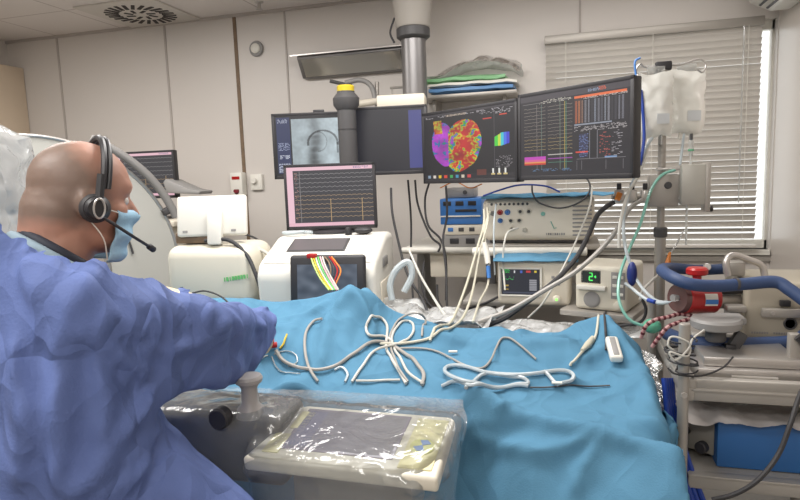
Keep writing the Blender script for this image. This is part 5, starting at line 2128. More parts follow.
# red pump head, a squat lying cylinder
a_, b_ = ed(680, 298, 1.98), ed(712, 298, 2.02)
ax_ = (b_ - a_).normalized()
MB().cyl(a_, b_, .052, seg=40, bev=.008).build('pump_head', M['red'], eu)
MB().cyl(a_ - ax_ * .012, a_ + ax_ * .004, .045, .050, seg=40).build('pump_window', mat('dark_clear', (92, 64, 62), .15), eu)
MB().cyl(a_ - ax_ * .03, a_, .012, seg=16).build('pump_inlet', M['clear'], eu)
md_ = (a_ + b_) / 2
lb = MB()
for (h0, h1, nm, mm) in ((.25, .95, 'pump_label', M['white']), (.36, .62, 'label_band', M['blueplastic'])):
    lb = MB()
    rws = []
    for k_ in range(9):
        an = -.9 + 1.1 * (h0 + (h1 - h0) * k_ / 8)
        nn_ = Vector((-ax_.y, ax_.x, 0)) * -1
        off_ = (nn_ * math.cos(an + .3) + Vector((0, 0, 1)) * math.sin(an + .3)) * (.0535 if nm == 'pump_label' else .0545)
        rws.append((lb.bm.verts.new(md_ - ax_ * .012 + off_), lb.bm.verts.new(md_ + ax_ * .040 + off_)))
    for A, B in zip(rws, rws[1:]):
        lb.bm.faces.new((A[0], A[1], B[1], B[0]))
    lb.build(nm, mm, eu)
MB().lathe(ed(697, 271, 2.0), [(.030, -.012), (.034, -.008), (.034, .006), (.028, .012)], 28).cyl(ed(697, 272, 2.0), ed(697, 288, 2.0), .014).build('red_knob', M['red'], eu)
MB().cyl(ed(714, 290, 2.05), ed(742, 289, 2.05), .016, bev=.004).build('upper_coupling', M['black'], eu)
MB().cyl(ed(714, 302, 2.05), ed(747, 300, 2.08), .024, bev=.004).build('motor', M['alu'], eu)
MB().box(ed(742, 300, 2.12), (.10, .08, .13), .01).build('motor_mount', M['grey'], eu)
MB().box(ed(735, 308, 2.0), (.06, .05, .02), .005).build('lever', M['alu'], eu)
# grey round tray
tc_ = ed(716, 322, 1.88)
MB().lathe(tc_, [(.066, -.018), (.072, -.014), (.074, .006), (.068, .014), (.02, .016)], 40).build('round_tray', M['grey'], eu)
MB().box(tc_ + Vector((.06, .05, 0)), (.06, .08, .022), .006).build('tray_arm', M['grey'], eu)
MB().cyl(tc_ + Vector((0, 0, -.06)), tc_ + Vector((0, 0, -.018)), .03, bev=.004).build('tray_post', M['dgrey'], eu)
MB().box(ed(736, 342, 1.88), (.035, .03, .07), .006, rot=Matrix.Rotation(.5, 3, 'Y')).build('clamp_bracket', M['dgrey'], eu)
MB().box(ed(730, 350, 1.88), (.03, .03, .04), .004).build('clamp_foot', M['black'], eu)
MB().box(ed(700, 334, 1.96), (.05, .03, .012), .003).build('white_label', M['white'], eu)

# braided red and white blood tubes
def candy(name, pp, label, r=.0062):
    pts = smooth_path([P(*q) for q in pp], 10)
    t = thing(name, label, 'tube', pts[0])
    A = MB().tube([p - pts[0] for p in pts], r, 10).build('clear_tube', mat('pale_red_tube', (178, 138, 136), .3), t)
    st_ = MB()
    L_ = 0
    for i in range(1, len(pts)):
        L_ += (pts[i] - pts[i - 1]).length
        if L_ > .016:
            L_ = 0
            d_ = (pts[i] - pts[i - 1]).normalized()
            st_.cyl(pts[i] - pts[0] - d_ * .004, pts[i] - pts[0] + d_ * .004, r * 1.18, seg=10)
    st_.build('dark_red_stripes', mat('blood_stripe', (92, 34, 44), .3), t)
    return t


candy('blood_tube', [(641, 338, 2.0), (646, 326, 1.98), (655, 320, 1.97), (668, 317, 1.97), (680, 314, 1.98), (692, 316, 1.97)], 'upper red-striped blood tube left of the red pump')
candy('blood_tube', [(652, 347, 1.96), (660, 336, 1.94), (668, 327, 1.93), (680, 322, 1.94), (694, 318, 1.95)], 'lower red-striped blood tube above the clear plastic at the table foot')
o = MB().ell((0, 0, 0), (.03, .03, .025), sub=3).build('green_filter', mat('green_filter', (110, 190, 160), .25, trans=.3))
o.location = P(652, 326, 2.03)
tag(o, 'translucent green filter among the red-striped blood tubes', 'filter')
pxcable('infusion_line', [(625, 283, 2.17), (634, 290, 2.15), (646, 299, 2.1), (660, 303, 2.05), (676, 301, 1.99)], .006, M['tubing'], 'clear line with blue joint entering the red pump head', 'tube', tg)
o = MB().cyl(P(648, 300, 2.09), P(655, 302, 2.06), .0075, bev=.001).build('blue_joint', M['bluehose'])
tag(o, 'short blue joint on the clear line left of the red pump', 'connector')

# ================================================================== chrome trolley
tr = P(683, 400, 1.75)
ty = thing('chrome_trolley', 'grey tubular steel trolley holding the blood pump and the blue box', 'trolley', (tr.x, tr.y, 0))


def td_(*q):
    return P(*q) - ty.location


ztr = P(683, 321, 1.75).z
zr1, zr2 = pz - .004, P(700, 393, 1.75).z
zr3 = P(740, 490, 1.72).z
TW = .72
yb_ = .52
MB().cyl((0, 0, .1), (0, 0, ztr), .0155, seg=20, bev=.002).build('front_post', M['alu'], ty)
MB().cyl((TW, 0, .1), (TW, 0, zr1 - .02), .0155, seg=20, bev=.002).build('front_post', M['alu'], ty)
MB().cyl((-.02, yb_, .1), (-.02, yb_, P(645, 300, 2.25).z), .0155, seg=20, bev=.002).build('back_post', M['alu'], ty)
MB().cyl((P(790, 260, 2.25).x - tr.x, yb_, .1), (P(790, 260, 2.25).x - tr.x, yb_, P(790, 249, 2.25).z), .022, seg=20, bev=.002).build('back_post', M['alu'], ty)
MB().box((TW / 2 + .01, .02, zr1 - .016), (TW - .02, .03, .03), .004).box((TW / 2, yb_, zr1 - .016), (TW, .03, .03), .004).box((.02, yb_ / 2, zr1 - .016), (.03, yb_, .03), .004).build('upper_frame', M['alu'], ty)
MB().box((TW / 2 + .01, .02, zr2), (TW - .02, .03, .042), .004).box((TW / 2, yb_, zr2), (TW, .03, .042), .004).box((.015, yb_ / 2, zr2), (.03, yb_, .042), .004).box((TW / 2, yb_ / 2, zr2 + .012), (TW - .04, yb_, .008), .002).build('middle_shelf', M['alu'], ty)
MB().box((TW / 2 + .01, .02, zr3), (TW - .02, .03, .045), .004).box((TW / 2, yb_ / 2, zr3 + .018), (TW - .04, yb_, .008), .002).box((TW / 2, yb_, zr3), (TW, .03, .045), .004).build('lower_shelf', M['alu'], ty)
MB().cyl((0, -.012, zr2 + .002), (0, -.02, zr2 + .002), .009, seg=6).build('bolt', M['steel'], ty)
MB().box((TW / 2, yb_ / 2, .14), (TW, yb_, .05), .01).build('trolley_base', M['grey'], ty)
for sx_ in (0, TW):
    for sy_ in (0, yb_):
        MB().cyl((sx_ - .015, sy_, .05), (sx_ + .015, sy_, .05), .05, seg=20).build('caster', M['rubber'], ty)
# items between the shelves
db = thing('steel_tray', 'flat brushed steel tray under the blood pump', 'tray', (tr.x + .20, tr.y + .22, zr2 + .018))
MB().box((0, 0, .02), (.30, .30, .04), .006).box((0, 0, .055), (.26, .26, .03), .006).build('tray_body', M['steel'], db)
MB().cyl((-.06, -.16, .02), (.06, -.16, .02), .006).build('tray_handle', M['alu'], db)
db = thing('rail_bracket', 'black diagonal rail with a grey block between the trolley shelves', 'bracket', (tr.x + .42, tr.y + .1, zr2 + .018))
MB().tube([(-.10, 0, .14), (.03, -.03, .02)], .014, 8).build('diagonal_rail', M['black'], db)
MB().box((.09, -.02, .02), (.10, .06, .04), .005).build('grey_block', M['alu'], db)
MB().box((-.10, .03, .07), (.03, .03, .14), .003).build('upright', M['alu'], db)
MB().box((.22, .05, .08), (.03, .03, .15), .003).build('upright', M['alu'], db)
MB().box((.06, .03, .10), (.07, .02, .09), .004).build('pale_plate', M['paper'], db)

# blue enamel box on the lower shelf
bl0 = P(717, 447, 1.80)
bz_t = P(725, 419, 1.80).z
bb = thing('blue_box', 'blue enamel heater-cooler box with a grey side panel on the lower trolley shelf', 'heater cooler', (bl0.x, bl0.y, zr3 + .024), .0)
BH = bz_t - zr3 - .024
MB().box((.25, .16, BH / 2), (.50, .32, BH), .006).build('casing', M['bluebox'], bb)
MB().prism([(-.001, .03), (-.13, .12), (-.13, .30), (-.001, .30)], 'z', .02, BH - .012, .003).build('side_panel', mat('grey_panel', (136, 132, 124), .5), bb)
MB().box((-.128, .24, BH / 2), (.03, .12, BH), .004).build('blue_edge', M['bluebox'], bb)
MB().cyl((-.07, .075, BH * .55), (-.082, .062, BH * .55), .014, bev=.003).build('side_socket', M['black'], bb)
MB().cyl((-.03, .03, .05), (-.045, .01, .05), .018, bev=.003).build('hose_port', M['black'], bb)
fl = MB()


def ff(u, v):
    x = -.10 + .55 * u
    y = -.02 + .32 * v
    p = Vector((x, y, 0))
    z = BH + .004 + .022 * abs(noise.noise(Vector((x * 9, y * 12, 3)))) + .012 * abs(noise.noise(Vector((x * 26, y * 22, 3))))
    if v < .12:
        z -= (.12 - v) / .12 * (.006 + .03 * noise.noise(Vector((x * 11, 0, 8))))
        y -= .012
    return Vector((x, y, z)) + .008 * noise.noise_vector(p * 15)


fl.grid(60, 34, ff)
o = fl.build('plastic_sheet', mat('white_plastic_sheet', (206, 200, 196), .25, bump=.5, bscale=20, trans=.15), recalc=False)
o.location = bb.location
tag(o, 'crumpled whitish plastic sheet lying on the blue box', 'plastic sheet')
pxcable('cable', [(812, 375, 1.62), (800, 395, 1.62), (790, 425, 1.60), (778, 455, 1.60), (758, 480, 1.6), (735, 494, 1.62), (712, 500, 1.64)], .0065, M['rubber'], 'black cable curving across the front of the blue box')
# wire coil round the post
cc_ = P(683, 356, 1.75)
coil = []
for i in range(90):
    a_ = i * .42
    rr_ = .030 + .012 * math.sin(i * .37) + .006 * math.sin(i * .9)
    coil.append(cc_ + Vector((rr_ * math.cos(a_) * 1.1, rr_ * math.sin(a_) - .004, .045 - .0009 * i + .010 * math.sin(i * .21))))
o = MB().tube(coil, .0026, 6).build('coiled_wire', M['rubber'])
tag(o, 'tangled black wire coiled around the trolley front post', 'wire')
o = cable('coiled_wire', [P(673, 350, 1.72), P(668, 345, 1.72), P(671, 337, 1.72), P(682, 339, 1.71), P(690, 346, 1.71), P(676, 360, 1.71), P(670, 352, 1.71), P(688, 356, 1.71), P(692, 340, 1.76), P(704, 330, 1.8)], .003, M['cablew'], 'white wire looped around the trolley front post', 'wire')
pxcable('cable', [(668, 368, 1.73), (676, 374, 1.72), (700, 376, 1.72), (722, 368, 1.74), (733, 357, 1.78)], .0028, M['rubber'], 'thin black wire sagging from the post coil to the pump clamp', 'wire')
# blue hoses
for i, (dx_, lab) in enumerate(((0, 'leftmost'), (4, 'second'), (9, 'third'), (15, 'rightmost'))):
    pxcable('blue_hose', [(664 + dx_ * .5, 378, 1.86 + .02 * i), (667 + dx_ * .5, 410, 1.84 + .02 * i), (670 + dx_ * .8, 440, 1.82), (678 + dx_ * .9, 470, 1.8), (688 + dx_, 500, 1.78), (700 + dx_, 530, 1.78)],
            .0085, M['bluehose'], lab + ' of the blue hoses hanging between the drape and the trolley', 'hose', 'blue hoses at the table foot')

# ================================================================== control console under clear plastic
CC = (P(240, 447, 1.27) + P(437, 468, 1.27)) / 2
c0, c1_ = AZ(241, 449, 1.085), AZ(437, 470, 1.085)
zc_ = (c0.z + c1_.z) / 2
c0.z = c1_.z = zc_
crz = math.atan2(c1_.y - c0.y, c1_.x - c0.x)
cw_ = (c1_ - c0).length
cn = thing('control_console', 'cream touch-screen control console under clear plastic at the near table edge', 'control console', ((c0.x + c1_.x) / 2, (c0.y + c1_.y) / 2, zc_ - .02), crz)
Rc = Matrix.Rotation(.16, 3, 'X')
CD = .235


def cl(x, y, z):
    return Rc @ Vector((x, y, z))


MB().prism([(-cw_ / 2, 0), (cw_ / 2, 0), (cw_ / 2 - .006, CD * .96), (cw_ / 2 - .02, CD), (-cw_ / 2 + .06, CD), (-cw_ / 2 + .045, CD * .97)], 'z', -.035, 0, .008, 3).build('console_case', M['cream'], cn)
cn.children[0].matrix_local = Rc.to_4x4()
ap = canvas(90, 46, (122, 112, 138))
for j in range(46):
    for i in range(90):
        ap[j, i] = np.array((104 + i * .35, 96 + i * .35, 128 + i * .1)) / 255
rect(ap, .02, .04, .2, .96, (92, 88, 142))
specks(ap, .25, .2, .9, .8, (150, 140, 160), .25, rnd, 6)
screen(ap, .255, .155, cn, .42, 0, 'touch_screen', tilt=Matrix.Translation(cl(-.02, CD * .56, .0025)) @ (Rc @ Matrix.Rotation(-PI / 2, 3, 'X')).to_4x4())
o = MB().box((0, 0, 0), (.27, .17, .003), .001).build('screen_frame', mat('mauve_glass', (120, 110, 128), .2), cn)
o.matrix_local = Matrix.Translation(cl(-.02, CD * .56, .0008)) @ Rc.to_4x4()
for i in range(2):
    o = MB().box((0, 0, 0), (.04, .075, .003), .001).build('button_field', mat('pale_yellow', (222, 214, 160), .4), cn)
    o.matrix_local = Matrix.Translation(cl(-cw_ / 2 + .055 + .0 + .022 * i, CD * (.28 + .42 * i), .001)) @ Rc.to_4x4()
o = MB().box((0, 0, 0), (.075, .19, .003), .001).build('button_field', mat('pale_yellow', (222, 214, 160), .4), cn)
o.matrix_local = Matrix.Translation(cl(cw_ / 2 - .055, CD * .50, .001)) @ Rc.to_4x4()
o = MB().lathe((0, 0, 0), [(.028, 0), (.028, .004), (.02, .005)], 28).build('dial', mat('dial_yellow', (206, 206, 120), .4), cn)
o.matrix_local = Matrix.Translation(cl(cw_ / 2 - .055, CD * .42, .002)) @ Rc.to_4x4()
for q in range(2):
    o2 = MB().prism([(0, 0), (.020 * math.cos(.4 + PI * q), .020 * math.sin(.4 + PI * q)), (.022 * math.cos(1.2 + PI * q), .022 * math.sin(1.2 + PI * q)), (.020 * math.cos(2.0 + PI * q), .020 * math.sin(2.0 + PI * q))], 'z', .004, .0065).build('blue_arrow', M['blueplastic'], o)
MB().box((0, .14, -.09), (.30, .12, .14), .02).build('console_underside', M['grey'], cn)
MB().tube([(0, .16, -.05), (0, .30, -.06), (.02, .34, -.06)], .02, 12).build('mount_arm', M['alu'], cn)

# joystick module left of the console
jk = P(250, 400, 1.46)
jz = jk.z - .02
jt = thing('joystick_module', 'dark table-side control box with a grey mushroom joystick under clear plastic', 'joystick', (jk.x, jk.y, jz))
MB().box((-.12, .05, -.10), (.42, .14, .18), .02, 3).build('module_box', M['dgrey'], jt)
sc2 = 1.46 / 600
MB().lathe((0, 0, 0), [(.035, -.02), (.032, 0), (.021, .012), (.019, .05), (.024, .06), (.032, .066), (.034, .075), (.030, .082), (.012, .084)], 36).build('joystick', mat('joystick_grey', (152, 148, 146), .4), jt)
kb_ = P(206, 428, 1.36) - jt.location
MB().cyl((kb_.x, -.075, kb_.z), (kb_.x, -.045, kb_.z), .026, bev=.004).build('side_knob', M['black'], jt)
o = MB().lathe((0, 0, 0), [(.006, 0), (.012, .004), (.010, .014), (.004, .018)], 12).build('red_cap', M['darkred'])
o.location = P(212, 387, 1.55)
tag(o, 'tiny dark red cap lying in the plastic left of the joystick', 'cap')

# film over console and joystick
FX, FY = 84, 76


def ffn(u, v):
    x = -1.02 + (.75 + .12 * (1 - v)) * u
    y = .94 + .56 * v
    return (x, y, 1.30 + .03 * noise.noise(Vector((x * 7, y * 7, 2))) + .02 * noise.noise(Vector((x * 16, y * 14, 6))))


cnl = np.array(cn.location)


def film_col(x):
    # tilted console plate in its own frame
    p = x - cnl
    cs, sn = math.cos(-crz), math.sin(-crz)
    lx = p[:, 0] * cs - p[:, 1] * sn
    ly = p[:, 0] * sn + p[:, 1] * cs
    ct_, st__ = math.cos(.16), math.sin(.16)
    py = ly * ct_ + p[:, 2] * st__
    pz_ = -ly * st__ + p[:, 2] * ct_
    q = np.stack([lx, py, pz_], 1)
    q = box_push(q, (0, CD / 2, -.018), (cw_ / 2 + .016, CD / 2 + .016, .034), .008)
    ly = q[:, 1] * ct_ - q[:, 2] * st__
    lz = q[:, 1] * st__ + q[:, 2] * ct_
    cs, sn = math.cos(crz), math.sin(crz)
    x = np.stack([q[:, 0] * cs - ly * sn, q[:, 0] * sn + ly * cs, lz], 1) + cnl
    j = np.array(jt.location)
    x = box_push(x, (j[0] - .12, j[1] + .03, j[2] - .10), (.22, .09, .10), .02)
    x = cap_push(x, j + (0, 0, -.02), j + (0, 0, .055), .032, .038)
    x = box_push(x, (j[0] - .12 + .35, j[1] + .20, j[2] - .12), (.9, .10, .08), .02)
    return x


fx, fE, fR, fB, fRB, fF = grid_cloth(FX, FY, ffn, 1.035)
fx = simulate(fx, fE, fR, fB, fRB, film_col, 120, 7, damp=.97, kb=.05, fric=.55)
fx = crease(fx, [tuple(q) for q in fF], [], 1.3, .0022, 13.0)
o = mesh_obj('plastic_cover', fx, fF, film('console_film', haze=.13, bscale=7, bump=.45), subsurf=1)
tag(o, 'clear crinkled plastic cover draped over the control console and joystick', 'plastic cover')


# ================================================================== things lying on the drape
def on(x, y, lift=.006):
    hit = DRAPE.ray_cast(_O, ray(x, y).normalized())
    if hit[0] is None:
        return P(x, y, 2.2)
    return hit[0] + Vector((0, 0, lift))


def lay(pts, lift=.006):
    """pts are (x, y) on the cloth or (x, y, depth) in the air"""
    out = []
    for q in pts:
        out.append(P(*q) if len(q) == 3 else on(q[0], q[1], lift))
    return out


DBV = BVHTree.FromPolygons([Vector(p) for p in dx], [tuple(int(q) for q in f_) for f_ in dF])
DRAPE = DBV


def laycable(name, pts, r, m, label, cat='cable', group=None, air=False):
    p2 = smooth_path(lay(pts, r + .002), 8)
    fin = []
    for _ in range(3):
        p2 = [p2[0]] + [(p2[i - 1] + p2[i] * 2 + p2[i + 1]) / 4 for i in range(1, len(p2) - 1)] + [p2[-1]]
    for i, p in enumerate(p2):
        hit = DBV.ray_cast(Vector((p.x, p.y, 1.9)), Vector((0, 0, -1)))
        if hit[0] is not None and p.z < hit[0].z + r + .001:
            p = Vector((p.x, p.y, hit[0].z + r + .001))
        fin.append(p)
    for _ in range(3):
        sm_ = [fin[0]] + [(fin[i - 1] + fin[i] * 2 + fin[i + 1]) / 4 for i in range(1, len(fin) - 1)] + [fin[-1]]
        fin = [Vector((a.x, a.y, max(a.z, b.z - .002))) for a, b in zip(sm_, fin)]
    o = MB().tube(fin, r * .8, 8).build(name, m)
    return tag(o, label, cat, group)


cg = 'catheter cables on the drape'
laycable('catheter_cable', [(276, 353), (282, 362), (292, 368), (312, 373), (335, 369), (355, 356), (370, 345), (386, 345), (402, 354), (417, 367), (424, 377), (422, 388)], .0075, M['cableg'],
         'thick grey catheter cable curving from the red connector across the drape', group=cg)
laycable('catheter_cable', [(393, 344), (384, 338), (370, 338), (366, 330), (370, 321), (380, 319), (387, 327), (387, 338), (386, 350), (392, 362), (400, 375), (406, 386)], .006, M['cablew'],
         'white cable with a small round loop on the drape beside the tented peak', group=cg)
laycable('catheter_cable', [(424, 386), (405, 372), (394, 350), (392, 338), (400, 325), (410, 323), (414, 332), (408, 341), (398, 346), (375, 352), (363, 368), (352, 384)], .0055, M['cablew'],
         'white cable with a leaning oval loop right of the round one', group=cg)
laycable('catheter_cable', [(318, 384), (309, 370), (305, 352), (306, 334), (314, 323), (322, 321)], .006, M['cableg'], 'grey cable rising along the left foot of the tented drape', group=cg)
laycable('catheter_cable', [(422, 338), (426, 322), (418, 313), (404, 318), (392, 332), (390, 345), (396, 366), (408, 384)], .005, M['cableg'], 'grey cable in a tall loop right of the tented peak', group=cg)
laycable('catheter_cable', [(335, 372), (342, 369), (348, 376), (345, 384)], .005, M['tubing'], 'short curled clear tube below the tented drape peak', group=cg)
laycable('catheter_cable', [(356, 383), (375, 383), (400, 382)], .005, M['cablew'], 'short straight white cable behind the console', group=cg)
laycable('catheter_cable', [(380, 346), (400, 346), (430, 341), (452, 330), (464, 316, 2.3), (473, 290, 2.5), (480, 250, 2.65), (488, 222, 2.72), (487, 208, 2.76)], .0065, M['cablec'],
         'cream cable rising from the drape to the left sockets of the amplifier', group='cream amplifier cables')
laycable('catheter_cable', [(430, 343), (448, 326), (457, 310, 2.35), (468, 280, 2.5), (478, 245, 2.65), (484, 225, 2.72), (484, 209, 2.76)], .0065, M['cablec'],
         'cream cable just left of the one plugged into the amplifier corner', group='cream amplifier cables')
laycable('catheter_cable', [(473, 322), (480, 300, 2.5), (488, 285, 2.6), (489, 262, 2.65), (486, 245, 2.68), (484, 230, 2.7), (490, 212, 2.76)], .006, M['cablec'],
         'cream cable with a thick white grip hanging left of the patient monitor', group='cream amplifier cables')
o = MB().tube([P(484, 242, 2.64), P(486, 250, 2.64), P(488, 264, 2.62)], 0, 14, True, [.010, .015, .012]).build('cable_grip', M['white'])
tag(o, 'thick white cable grip hanging left of the patient monitor', 'connector')
o = MB().tube([P(488, 266, 2.62), P(489, 278, 2.61)], .009, 10).build('cable_plug', M['blueplastic'])
tag(o, 'small blue plug below the thick white cable grip', 'connector')
laycable('catheter_cable', [(431, 322, 2.5), (425, 305, 2.6), (420, 295, 2.65), (413, 285, 2.7), (405, 268, 2.8), (398, 240, 2.95), (392, 212, 3.1), (391, 188, 3.15)], .008, M['rubber'],
         'long black lead hanging from behind the blank screen toward the drape', 'cable')
laycable('catheter_cable', [(447, 318, 2.4), (440, 308, 2.45), (430, 292, 2.6), (420, 275, 2.7), (409, 250, 2.8)], .007, M['cablew'], 'white lead hanging beside the long black one', 'cable')
laycable('catheter_cable', [(400, 350), (422, 350), (442, 355), (457, 364), (480, 371), (491, 362), (497, 348), (507, 339), (520, 347), (536, 361)], .0045, M['cableg'], 'thin grey wire wandering across the flat middle of the drape', group=cg)
K = 'coiled milky tubing on the drape'
laycable('coiled_tube', [(556, 388), (571, 384), (573, 377), (560, 373), (525, 378), (482, 375), (460, 368), (446, 370), (447, 377), (470, 386), (500, 391), (528, 389)], .0075, M['tubing'],
         'outer loops of milky tubing coiled flat on the drape', 'tube', K)
laycable('coiled_tube', [(442, 389), (458, 384), (475, 391), (500, 391), (530, 387), (512, 380), (486, 376), (474, 384), (466, 391)], .007, M['tubing'], 'inner wavy strand of the milky tubing on the drape', 'tube', K)
laycable('coiled_tube', [(544, 374), (551, 381), (557, 388)], .007, M['tubing'], 'short crossing strand at the right end of the milky tubing', 'tube', K)
laycable('guide_wire', [(530, 389), (545, 389), (560, 388), (590, 388), (610, 387)], .003, M['dgrey'], 'thin dark guide wire leaving the right end of the milky tubing', 'wire')
o = MB().box((0, 0, 0), (.030, .012, .006), .002, rot=.2).build('paper_tag', M['white'])
o.location = on(453, 355, .012)
tag(o, 'small white tag on the thin grey wire on the drape', 'tag')
o = MB().box((0, 0, 0), (.030, .014, .006), .002).build('tube_clip', M['white'])
o.location = on(557, 388, .016)
tag(o, 'small white clip at the right end of the milky tubing', 'clip')
# cable and handle piece at the foot of the table
laycable('catheter_cable', [(570, 368), (577, 360), (583, 353), (592, 345), (597, 335), (602, 325, 2.25), (603, 316, 2.32), (598, 322, 2.45)], .0055, M['cablec'], 'cream cable coming over the raised drape tip with a thick joint', group=cg)
o = MB().tube([on(582, 354, .012), on(588, 348, .012), on(593, 341, .012)], 0, 12, True, [.006, .012, .008]).build('cable_joint', M['cablec'])
tag(o, 'thick cream joint of the cable below the raised drape tip', 'connector')
laycable('catheter_cable', [(606, 352), (606, 340), (605, 328), (603, 318, 2.3), (606, 312, 2.45)], .005, M['rubber'], 'black cord running over the raised drape tip', group=cg)
hp_ = on(615, 357, .020)
hh = thing('probe_handle', 'white channel-shaped probe handle lying at the right edge of the drape', 'probe', hp_, .25)
hh.rotation_euler = (0, 0, 0)
pa_, pb_ = on(611, 345, .022), on(617, 367, .022)
ya_ = (pa_ - pb_).normalized()
xa_ = ya_.cross(Vector((0, 0, 1))).normalized()
Rh = Matrix((xa_, ya_, xa_.cross(ya_))).transposed()
PL_ = (pa_ - pb_).length
hh.location = (pa_ + pb_) / 2
MB().box((0, 0, 0), (.040, PL_, .026), .009, 3, rot=Rh).build('handle_body', M['white'], hh)
MB().box(Rh @ Vector((0, 0, .0135)), (.018, PL_ * .8, .004), .002, 2, rot=Rh).build('groove', M['grey'], hh)
# connector at the cuff
rc = on(272, 351, .02)
kn_ = thing('stopcock', 'red and yellow plastic stopcock at the gown cuff', 'stopcock', rc, .4)
MB().cyl((-.012, 0, 0), (.018, 0, 0), .010, bev=.002).build('red_hub', M['red'], kn_)
MB().cyl((-.030, -.004, -.006), (-.012, -.002, -.003), .009, bev=.002).build('yellow_hub', M['yellow'], kn_)
MB().box((.004, .004, .014), (.010, .03, .006), .002).build('tap', M['red'], kn_)
laycable('catheter_cable', [(280, 350), (284, 345), (287, 336)], .004, M['yellow'], 'short yellowish side tube standing at the red stopcock', 'tube')
for i, pts in enumerate(([(264, 354), (250, 360), (236, 368), (225, 372)], [(268, 357), (256, 364), (244, 370)], [(272, 358), (276, 368), (284, 374), (300, 375)], [(274, 356), (286, 352), (296, 356), (297, 364), (288, 368)])):
    laycable('thin_sheath', pts, .0028, M['clear'] if i > 1 else M['cablew'],
             ['longer white thin wire running left from the stopcock', 'shorter white thin wire left below the stopcock', 'clear thin tube running right below the stopcock', 'clear thin tube curled right of the stopcock'][i], 'wire', 'thin wires at the stopcock')
pxcable('cable', [(192, 293, 2.06), (205, 291, 2.06), (220, 296, 2.02), (232, 306, 1.98)], .003, M['rubber'], 'thin dark wire arching over the drape behind the gloved hand', 'wire')

# long leads from the infusion arm to the table
pxcable('cable', [(614, 202, 2.36), (606, 207, 2.36), (597, 216, 2.36), (588, 236, 2.36), (576, 258, 2.36), (556, 280, 2.34), (530, 300, 2.32), (505, 318, 2.32), (480, 328, 2.32)], .010, M['rubber'],
        'thick black hose slanting down from the clamp arm past the patient monitor', 'hose')
pxcable('cable', [(642, 200, 2.34), (630, 208, 2.32), (618, 228, 2.3), (600, 250, 2.3), (575, 272, 2.28), (545, 290, 2.28), (510, 310, 2.28), (478, 322, 2.28)], .009, M['cableg'],
        'thick pale grey hose slanting down in front of the generator', 'hose')
pxcable('cable', [(592, 186, 2.6), (590, 205, 2.5), (580, 232, 2.45), (566, 262, 2.4), (545, 300, 2.35), (528, 318, 2.34)], .004, M['cablew'], 'thin white wire slanting behind the thick black hose', 'wire')
pxcable('cable', [(640, 295, 2.3), (646, 310, 2.3), (640, 322, 2.32), (620, 326, 2.35), (600, 330, 2.4)], .006, M['rubber'], 'black cord curving down right of the generator')
# loop of black cord on the amplifier front
pxcable('cable', [(532, 186, 2.68), (533, 194, 2.64), (540, 203, 2.63), (560, 208, 2.62), (580, 202, 2.62), (590, 190, 2.64), (586, 178, 2.68), (570, 175, 2.74)], .004, M['rubber'], 'thin black cord looping over the right half of the amplifier')
pxcable('cable', [(483, 196, 2.74), (500, 190, 2.72), (520, 185, 2.72), (545, 186, 2.72), (560, 192, 2.70)], .004, M['bluehose'], 'dark blue cord lying along the top edge of the amplifier')
pxcable('cable', [(518, 228, 2.72), (508, 232, 2.68), (504, 245, 2.66), (503, 262, 2.66), (505, 290, 2.6)], .004, M['cablew'], 'thin white wire hanging from the lower amplifier socket')
pxcable('cable', [(496, 204, 2.74), (494, 225, 2.7), (494, 250, 2.68), (495, 275, 2.66)], .004, M['tubing'], 'thin bluish wire hanging from the red amplifier socket')
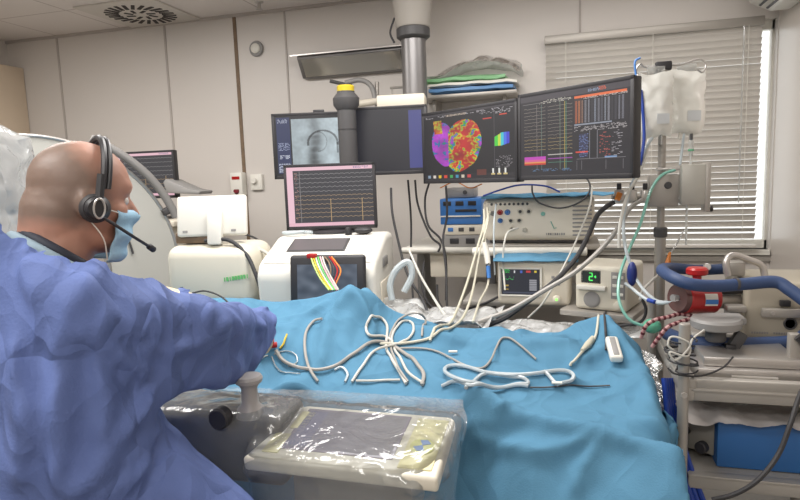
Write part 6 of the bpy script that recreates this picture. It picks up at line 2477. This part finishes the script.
# dark cables on the wall between workstation and counter
cgx = 'dark cables hanging between workstation and counter'
for pts, lab in (([(408, 180, 3.4), (411, 220, 3.4), (411, 260, 3.4), (413, 300, 3.3), (414, 325, 3.2)], 'straight dark cable nearest the workstation'),
                 ([(415, 180, 3.35), (418, 205, 3.35), (430, 235, 3.3), (440, 245, 3.25), (438, 252, 3.25)], 'dark cable bending over to the counter edge'),
                 ([(430, 180, 3.3), (425, 200, 3.3), (428, 225, 3.25), (441, 240, 3.2), (446, 262, 3.1), (446, 300, 3.0)], 'dark cable passing in front of the stacked units'),
                 ([(446, 186, 3.2), (447, 215, 3.15), (443, 240, 3.1), (446, 270, 3.05), (447, 308, 2.95)], 'dark cable hanging straight in front of the blue stimulator'),
                 ([(424, 262, 3.2), (422, 285, 3.1), (430, 305, 3.0), (450, 312, 2.9), (480, 305, 2.8), (500, 296, 2.75)], 'dark cable sagging under the counter drawer'),
                 ([(437, 285, 3.1), (438, 300, 3.0), (445, 312, 2.9)], 'short dark cable below the counter drawer')):
    pxcable('hanging_cable', pts, .006, M['rubber'], lab, 'cable', cgx)
pxcable('cable', [(440, 188, 3.1), (455, 182, 3.1), (470, 188, 3.05), (482, 184, 3.0)], .003, M['orange'], 'thin orange wire below the heart screen', 'wire')

# clear tube fan right of the workstation
pxcable('clear_hose', [(392, 300, 2.62), (390, 285, 2.62), (396, 270, 2.62), (408, 262, 2.62), (412, 275, 2.62), (404, 292, 2.62)], .015, M['tubing'], 'wide clear hose curled right of the white workstation', 'hose')
o = cloth_piece('plastic_sheet', 'crumpled clear plastic behind the drape right of the tented peak', (P(430, 312, 2.45).x, P(430, 312, 2.45).y, P(430, 318, 2.45).z), (.55, .30), 31, film('edge_film', haze=.42, bscale=12, bump=.9), amp=.05, rz=-.12)
o['category'] = 'plastic sheet'
o = cloth_piece('plastic_sheet', 'long strip of clear plastic along the far edge of the drape', (P(520, 322, 2.5).x, P(520, 322, 2.5).y, P(520, 331, 2.45).z), (.95, .20), 37, film('edge_film', haze=.42, bscale=12, bump=.9), amp=.035, rz=0)
o['category'] = 'plastic sheet'
sf = MB()


def sfn(u, v):
    A_ = P(630, 343, 2.20).lerp(P(652, 352, 2.12), u)
    B_ = P(655, 400, 1.93).lerp(P(669, 425, 1.86), u)
    p = A_.lerp(B_, v) + Vector((.02, -.02, 0)) * math.sin(v * PI)
    return p + .028 * noise.noise_vector(p * 11) + .012 * noise.noise_vector(p * 25)


sf.grid(40, 40, sfn)
o = sf.build('plastic_sheet', film('side_film', haze=.34, bscale=14, bump=.9), recalc=False)
tag(o, 'crumpled clear plastic hanging at the foot of the table beside the trolley', 'plastic sheet')
#@@END
